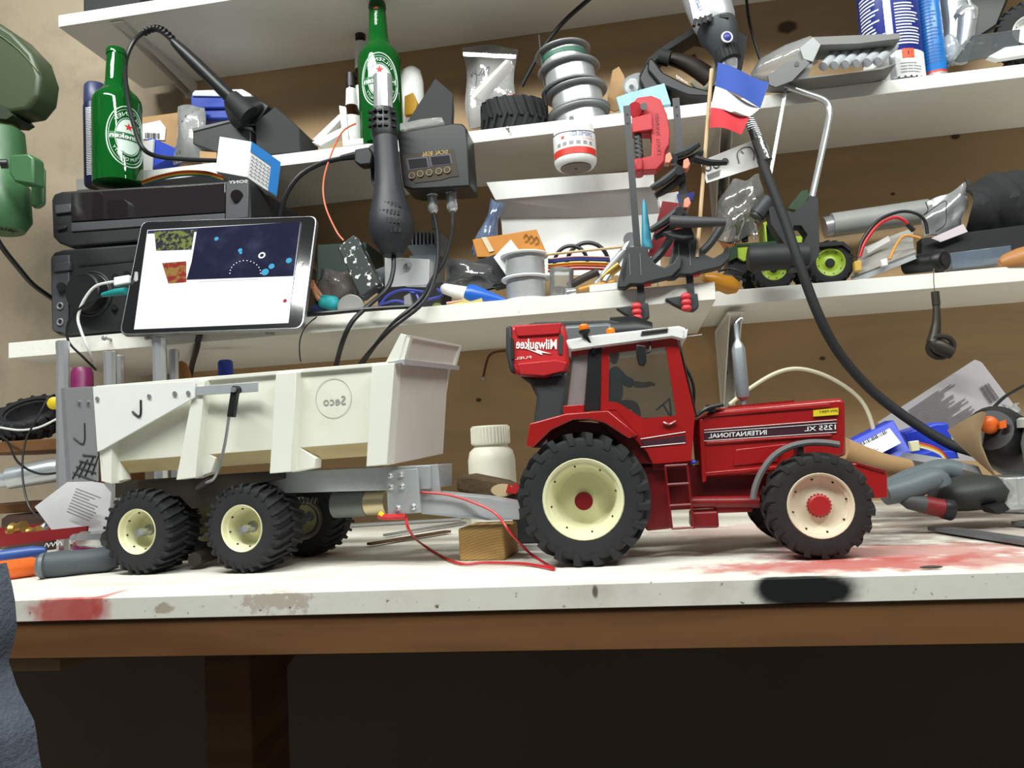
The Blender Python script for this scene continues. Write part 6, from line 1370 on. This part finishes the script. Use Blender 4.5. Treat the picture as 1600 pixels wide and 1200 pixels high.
# wood block
wbk = thing('wood_block', G(757, 876), 'pine block on the bench between trailer and tractor', 'block')
def endgrain(t, base, b):
    w = t.n.new('ShaderNodeTexWave'); w.wave_type = 'RINGS'; w.rings_direction = 'Y'; w.inputs['Scale'].default_value = 120; w.inputs['Distortion'].default_value = 1.5
    t.link(t.pos(1, 0, 1, (.12, 0, .10)), w.inputs['Vector']); return t.mix(w.outputs['Fac'], base, (.42, .26, .10, 1))
q = [G(718, 876), G(800, 873)]; x0, x1, yb = q[0].x, q[1].x, .725; mk('block', MB().box(((x0+x1)/2, yb+.03, .0155), (x1-x0-.006, .06, .031), (0, 0, -4)), mat('block_pine', (206, 164, 96), .7, custom=endgrain), wbk, bev=.002)
# red leads
rd = thing('red_lead_loop', G(800, 882), 'thin red wire looping from the trailer to the tractor', 'wire'); rw = mat('red_wire', (196, 30, 36), .4)
mk('wire', MB().tube([W(634, 806, .70), W(640, 830, .69), G(662, 852, .004), G(712, 879, .002), G(760, 879, .002), G(820, 881, .002), G(866, 889, .002)], .0013, n=6), rw, rd)
mk('wire', MB().tube([W(656, 769, .70), W(700, 773, .70), W(742, 786, .70), W(775, 803, .695), W(800, 835, .685), G(830, 866, .003), G(866, 889, .002)], .0013, n=6), rw, rd)
# flat metal parts on the bench
for i, (a, b, w_, m) in enumerate((((575, 852), (700, 832), .012, mat('rusty_flat', (112, 84, 62), .5, .5)), ((545, 822), (720, 812), .014, ALU), ((600, 838), (725, 818), .010, STEEL))):
    A_, B_ = G(*a, .002), G(*b, .002); d = (B_-A_).normalized(); n_ = V((-d.y, d.x, 0))*w_/2
    solo('flat_bar', MB().prism([A_-n_, B_-n_, B_+n_*.8, A_+n_*.4], (0, 0, .003)), m, ('brown flat metal bar on the bench under the drawbar', 'pale flat metal bar furthest back beneath the drawbar', 'grey flat metal bar between the two others under the drawbar')[i], 'metal bar', 'flat metal bars', bev=.0004)
# sockets and pots behind the trailer
for i, (x, yt, Y, r) in enumerate(((98, 532, .86, .0075), (172, 549, .90, .0078), (249, 527, .90, .0085), (272, 546, .93, .0060), (187, 555, .94, .006))):
    a = W(x, 620, Y); b = W(x, yt, Y); a = V((b.x, b.y, 0.0)); hx = [(0, r), (.70, r), (.72, r*1.06), (.76, r*1.06), (.78, r), (.95, r), (.97, r*1.06), (.995, r*1.06), (1, r*.7)]
    solo('steel_tube', MB().lathe(a, b, hx, 8), CHR, ('tallest chrome tube standing at the trailer tail', 'chrome tube standing behind the white gusset plate', 'thick chrome tube standing under the tablet', 'slim chrome tube beside the thick one', 'small chrome tube end behind its neighbour')[i], 'tube', 'chrome tubes behind the trailer', ang=20)
solo('purple_can', MB().lathe(V((W(130, 590, .93).x, .93, 0)), W(128, 575, .93), [(0, .014), (.97, .014), (1, .011)], 20), mat('purple_foil', (120, 30, 84), .4, var=.4, scale=90), 'purple can behind the trailer tail', 'can')
solo('wood_file', MB().lathe(W(292, 602, .95), W(280, 566, .95), [(0, .009), (.5, .0095), (.85, .009), (1, .005)], 16), mat('handle_wood', (186, 128, 76), .45), 'orange wooden handle beside the chrome tubes', 'handle')
solo('blue_stopper', MB().lathe(W(353, 590, 1.0), W(352, 563, 1.0), [(0, .0105), (.9, .010), (1, .008)], 18), mat('blue_plastic', (40, 70, 190), .4), 'blue bottle cap just above the trailer rim', 'cap')
rk = thing('small_rack', V((W(40, 690, 1.02).x, 1.06, 0)), 'low wooden rack at the back left of the bench', 'rack')
zr = W(40, 688, .98).z; xl, xr = W(-80, 690, .98).x, W(112, 690, .98).x
mk('board', MB().box(((xl+xr)/2, 1.06, zr-.008), (xr-xl, .17, .016)), PINE, rk, bev=.001); mk('upright', MB().box((xr-.006, 1.06, zr/2-.006), (.012, .17, zr-.018)), PINE, rk, bev=.001); mk('lower_board', MB().box(((xl+xr)/2, 1.06, .06), (xr-xl, .16, .012)), PINE, rk, bev=.001)
ot = W(38, 628, 1.0); lt2 = thing('big_model_tyre', V((ot.x, 1.0, zr)), 'large loose model tyre leaning on the wooden rack', 'tyre')
wheel(lt2, (ot.x-.005, 1.02, zr+.034), (.1, -.55, .85), .050, .034, .036, 18, RUB, BLKM, BLK, lug=.005, dish=1.5, hubR=.1)
solo('yellow_tag', MB().lathe(W(83, 630, .97), W(85, 630, .975), [(0, .004), (.5, .009), (1, .009)], 14), mat('yellow_plastic', (222, 196, 40), .4), 'yellow round tag beside the large loose tyre', 'tag')
for i, pts in enumerate((((76, 620, .95), (60, 650, .94), (40, 690, .93), (35, 740, .92), (45, 790, .91), (66, 812, .90)), ((-5, 680, .95), (12, 690, .94), (28, 722, .93), (60, 740, .93), (95, 738, .95)), ((88, 655, .96), (60, 668, .95), (30, 672, .95), (0, 668, .96)))):
    solo('stray_cable', MB().tube([W(*p) for p in pts], .0016 if i else .0013, n=6), (BLK, BLK, WHT)[i], ('dark cord hanging in front of the wooden rack', 'black cord looping at the left edge by the rack', 'white cord behind the large tyre')[i], 'cord')
solo('silver_tube', MB().lathe(W(-10, 752, .95), W(94, 733, .98), [(0, .010), (.2, .011), (.22, .015), (.9, .017), (1, .016)], 20), mat('silver_foil', (196, 202, 206), .3, .6), 'silver tube lying under the wooden rack', 'tube')
solo('dark_jar', MB().lathe(V((W(58, 800, 1.0).x, 1.0, 0)), V((W(58, 800, 1.0).x, 1.0, .052)), [(0, .04), (.1, .043), (.9, .043), (1, .036)], 24), mat('brown_enamel', (70, 50, 44), .4), 'dark brown round jar behind the manual leaflet', 'jar')
# leaflet, red tray and tools at left
lf = thing('manual_leaflet', G(120, 830), 'grey printed leaflet leaning below the trailer tail', 'leaflet')
qn = P4([(88, 838), (168, 835), (173, 770), (112, 748)], (.80, .80, .84, .84)); qn2 = [W(54, 792, .81), qn[0], qn[1], qn[2], W(160, 755, .84), qn[3]]
mk('sheet', MB().prism(qn2, (0, .002, 0)), mat('grey_paper', (176, 173, 176), .7), lf); lines(lf, flatfn(*P4([(104, 800), (146, 818), (160, 775), (120, 760)], .80)), 9, mat('picto_grey', (150, 148, 152), .6))
RT = mat('tray_red', (140, 26, 30), .45); ry = thing('red_tray', G(40, 862), 'red metal tray with brass fittings at the left edge', 'tray')
mk('front', MB().prism([W(-60, 862, .76), W(134, 838, .76), W(136, 822, .76), W(-60, 842, .76)], (0, .003, 0)), RT, ry); mk('floor', MB().box((W(40, 860, .80).x-.02, .80, .008), (.20, .08, .003)), RT, ry); mk('back', MB().prism([W(-60, 850, .84), W(134, 830, .84), W(136, 812, .84), W(-60, 830, .84)], (0, .003, 0)), RT, ry)
strokes([[W(70+i*7, 854-i, .7592), W(73+i*7, 849-i, .7592), W(76+i*7, 855-i, .7592)] for i in range(4)], .0005, PRINT, ry, 'scratched_writing')
BRS = mat('brass', (190, 150, 80), .35, .8)
solo('brass_fitting', MB().lathe(W(14, 830, .80), W(38, 824, .80), [(0, .006), (.3, .009), (.5, .006), (1, .008)], 14), BRS, 'brass fitting in the red tray, nearer the edge of frame', 'fitting', 'brass fittings in the tray'); solo('brass_fitting', MB().lathe(W(38, 836, .79), W(62, 829, .79), [(0, .004), (.4, .007), (.6, .005), (1, .006)], 14), BRS, 'brass fitting in the red tray, nearer the leaflet', 'fitting', 'brass fittings in the tray')
solo('steel_pin', MB().cyl(W(62, 830, .81), W(80, 814, .82), .0045, n=12), CHR, 'steel pin in the red tray', 'pin')
sd_ = thing('grey_screwdriver', G(120, 895), 'grey rubber-handled screwdriver at the left front of the bench', 'screwdriver')
mk('grip', MB().lathe(G(62, 884, .013), G(185, 872, .013), [(0, .008), (.03, .0125), (.3, .0135), (.55, .012), (.85, .0135), (1, .010)], 20), mat('grip_grey', (74, 80, 86), .6), sd_); mk('end_cap', MB().lathe(G(58, 885, .013), G(70, 884, .013), [(0, .009), (.5, .0125), (1, .0125)], 18), GRYP, sd_)
solo('orange_tool', MB().lathe(G(-60, 900, .010), G(60, 884, .010), [(0, .010), (.9, .010), (1, .008)], 16), mat('orange_plastic', (226, 104, 34), .4), 'orange tool handle at the left edge of the bench', 'handle'); solo('blue_tool', MB().lathe(W(-40, 876, .72), W(72, 860, .75), [(0, .007), (.8, .007), (1, .004)], 14), mat('blue_pen', (50, 86, 160), .4), 'blue tool handle in front of the red tray', 'handle')
solo('ratchet_bit', MB().lathe(W(114, 843, .76), W(165, 842, .76), [(0, .006), (.2, .0065), (.25, .0085), (.9, .009), (1, .009)], 8), CHR, 'chrome socket extension behind the grey screwdriver', 'socket')
# right side of the bench
wcb = thing('white_arched_cable', W(1240, 700, .95), 'cream cable arching behind the tractor bonnet', 'cable'); mk('cord', MB().tube([W(x, y, .95) for x, y in ((1140, 632), (1170, 608), (1210, 584), (1245, 576), (1285, 585), (1325, 607), (1350, 632), (1364, 668), (1369, 712))], .0024, n=8), mat('cream_cord', (214, 206, 180), .5), wcb)
BB = mat('blue_box_plastic', (48, 72, 204), .4)
bx1 = thing('blue_box', W(1390, 720, .95), 'blue box with white label behind the tractor nose', 'box'); mk('box', MB().prism([W(1322, 693, .94), W(1396, 656, .94), W(1426, 710, .92), W(1345, 738, .92)], (0, .03, 0)), BB, bx1, bev=.001); mk('label', MB().prism([W(1326, 702, .935), W(1390, 669, .935), W(1408, 692, .917), W(1362, 716, .917)], (0, .001, 0)), PAPW, bx1)
barcode(bx1, flatfn(W(1335, 702, .931), W(1388, 676, .931), W(1386, 671, .931), W(1332, 698, .931)), 30, INK); lines(bx1, flatfn(W(1352, 712, .918), W(1392, 692, .925), W(1388, 682, .93), W(1345, 704, .93)), 4, mat('picto_grey', (150, 148, 152), .6))
bx2 = solo('blue_tray', MB().px([(1412, 676), (1462, 660), (1482, 660), (1490, 690), (1500, 715), (1430, 722)], .96, .05), BB, 'blue plastic tray behind the hose', 'tray', bev=.003); solo('blue_plate', MB().px([(1428, 712), (1460, 703), (1490, 705), (1500, 716), (1430, 720)], .92, .03), BB, 'blue lid in front of the blue tray', 'lid', bev=.001)
bkl = thing('booklet', W(1470, 640, 1.05), 'grey printed booklet standing against the plywood wall', 'booklet'); mk('cover', MB().px([(1372, 660), (1524, 562), (1534, 566), (1590, 640), (1560, 720), (1420, 720)], 1.06, .004), mat('grey_paper2', (182, 178, 180), .6), bkl)
lines(bkl, flatfn(*P4([(1452, 692), (1530, 646), (1490, 592), (1418, 640)], 1.0585)), 22, mat('booklet_ink', (110, 104, 106), .7), fill=.5); barcode(bkl, flatfn(*P4([(1546, 632), (1562, 622), (1545, 598), (1530, 606)], 1.0585)), 12, mat('booklet_dark', (60, 56, 56), .7))
rcn = thing('ribbon_connector', W(1430, 700, .905), 'white plug with coloured wires on the blue lid', 'connector'); mk('plug', MB().px([(1422, 690), (1436, 688), (1438, 704), (1425, 706)], .905, .008), CREAM, rcn, bev=.0008)
for i, c in enumerate(((190, 50, 50), (222, 130, 50), (226, 200, 70), (236, 236, 230))): mk('strand', MB().tube([W(x, y+i*2.2, .906) for x, y in ((1436, 692), (1455, 697), (1472, 706), (1484, 725))], .0011, n=5), mat('rstrand%d' % i, c, .5), rcn)
# kraft paper cone, black can with orange button
krl = thing('sandpaper_roll', W(1530, 740, .90), 'curled brown sandpaper sheet beside the black can', 'sandpaper'); g = []
LE = [(1480, 672), (1492, 690), (1512, 708), (1535, 728), (1558, 748)]; RE = [(1541, 650), (1533, 672), (1533, 695), (1543, 720), (1560, 749)]
for i in range(9):
    v = i/8*4; k = min(int(v), 3); t_ = v-k; row = []
    for j in range(11):
        u = j/10; l = [LE[k][c]*(1-t_)+LE[k+1][c]*t_ for c in (0, 1)]; r_ = [RE[k][c]*(1-t_)+RE[k+1][c]*t_ for c in (0, 1)]; e = 1-i/8
        x = l[0]*(1-u)+r_[0]*u; y = l[1]*(1-u)+r_[1]*u-14*math.sin(math.pi*u)*e**2
        p = W(x, y, .90); p.y -= .03*math.sin(math.pi*u)*e-.0; row.append(p)
    g.append(row)
mk('sheet', MB().sheet(g, .0006), mat('kraft_back', (186, 158, 122), .8, var=.12), krl)
bcn = thing('black_canister', W(1560, 720, .93), 'black canister with orange button at the right edge', 'canister'); mk('body', MB().lathe(W(1590, 705, .97), W(1548, 672, .90), [(0, .032), (.5, .033), (.9, .030), (1, .022)], 26), BLK, bcn); mk('orange_button', MB().ell(W(1546, 664, .895), (.0098, .006, .0098)), mat('orange_plastic', (226, 104, 34), .4), bcn); mk('orange_mark', MB().px([(1562, 660), (1572, 656), (1573, 668), (1563, 670)], .885, .004), mat('orange_plastic', (226, 104, 34), .4), bcn)
solo('clear_wrap', pillow(P4([(1560, 650), (1596, 655), (1592, 632), (1565, 634)], .95), .02, .005, seed=51), BAG, 'piece of clear wrap above the black canister', 'wrap'); solo('black_wire', MB().tube([W(1545, 645, .98), W(1570, 620, 1.0), W(1605, 600, 1.02)], .002), BLK, 'black wire rising behind the canister', 'wire')
gj = thing('grey_jar', W(1600, 730, .88), 'grey jar cut by the right edge of the frame', 'jar'); mk('body', MB().lathe(V((W(1640, 700, .88).x, .88, .02)), W(1634, 668, .88), [(0, .022), (.8, .024), (1, .02)], 24), mat('grey_jar', (128, 130, 124), .4), gj); mk('lid', MB().lathe(W(1634, 668, .88), W(1633, 652, .88), [(0, .0255), (.8, .0255), (1, .023)], 24), mat('pale_jar', (190, 192, 184), .4), gj)
# pliers and tools
pl_ = thing('grey_pliers', G(1420, 800), 'grey-handled pliers lying behind the tractor nose', 'pliers'); PG = mat('plier_grey', (96, 106, 112), .5)
mk('handle', MB().tube([W(1380, 768, .84), W(1420, 752, .85), W(1470, 735, .86), W(1498, 738, .86)], [.010, .0125, .012, .011], n=12), PG, pl_); mk('handle', MB().tube([W(1382, 772, .80), W(1420, 762, .805), W(1460, 748, .81), W(1470, 760, .81)], [.011, .0125, .0115, .010], n=12), PG, pl_)
solo('cardboard_tube', MB().tube([W(1315, 705, .88), W(1370, 725, .89), W(1420, 732, .90)], [.016, .014, .010], n=12), CARD, 'brown cardboard piece behind the tractor nose', 'cardboard'); solo('metal_bowl', MB().lathe(W(1460, 745, .93), W(1465, 718, .93), [(0, .03), (.6, .045), (1, .040)], 26), STEEL, 'dull metal bowl behind the grey pliers', 'bowl')
solo('black_mouse_tool', MB().ell(W(1515, 770, .84), (.040, .03, .018), (0, -4, 0)), mat('tool_rubber', (48, 50, 48), .55), 'black rounded rubber tool on the right of the bench', 'tool'); solo('black_wedge', MB().px([(1545, 792), (1570, 786), (1578, 796), (1560, 804)], .80, .03), BLK, 'small black wedge beside the rounded rubber tool', 'wedge')
rs = thing('red_screwdriver', G(1450, 803), 'short red and black screwdriver behind the front tractor wheel', 'screwdriver'); ra, rb_ = W(1408, 781, .80), W(1490, 798, .80)
mk('grip', MB().lathe(ra, ra+(rb_-ra)*.45, [(0, .004), (.3, .0075), (1, .0085)], 16), mat('grip_dark', (70, 70, 72), .6), rs); mk('red_sleeve', MB().lathe(ra+(rb_-ra)*.45, ra+(rb_-ra)*.82, [(0, .0085), (1, .0088)], 16), mat('deep_red', (120, 20, 26), .5), rs); mk('end_cap', MB().lathe(ra+(rb_-ra)*.80, rb_, [(0, .0098), (.8, .0102), (1, .009)], 18), BLK, rs)
solo('clear_small_box', MB().bpx(1573, 745, 1625, 798, .82, .05), clear('ribbed_clear', (216, 220, 220), .5), 'clear ribbed plastic box at the right edge of the bench', 'box', bev=.002)
for i, (a, b, w_) in enumerate((((1462, 828), (1620, 852), .017), ((1590, 820), (1660, 826), .016))):
    A_, B_ = G(*a, .002), G(*b, .002); d = (B_-A_).normalized(); n_ = V((-d.y, d.x, 0))*w_/2
    solo('metal_strip', MB().prism([A_-n_, B_-n_, B_+n_, A_+n_], (0, 0, .004)), mat('dull_strip', (120, 126, 132), .4, .6), ('grey metal strip lying near the right edge of the bench', 'short grey metal strip behind the longer strip')[i], 'metal strip', bev=.0005)
solo('white_card_strip', MB().prism([G(1555, 800, .001), G(1640, 803, .001), G(1640, 790, .001), G(1570, 790, .001)], (0, 0, .002)), PAPW, 'white card under the clear box at right', 'card')
solo('dark_crumb', MB().ell(G(1455, 886, .002), (.008, .0016, .0012)), mat('flake', (74, 62, 58), .8), 'dark flake lying on the red overspray', 'debris')
wl = thing('wall_wire', W(757, 575, 1.2), 'brown wire stub hanging on the wall under the shelf', 'wire'); mk('wire', MB().tube([W(790, 548, 1.205), W(765, 555, 1.205), W(755, 590, 1.205)], .002), mat('brown_wire', (96, 40, 24), .5), wl); mk('end', MB().ell(W(755, 592, 1.205), (.004, .004, .005)), CLEAR, wl)
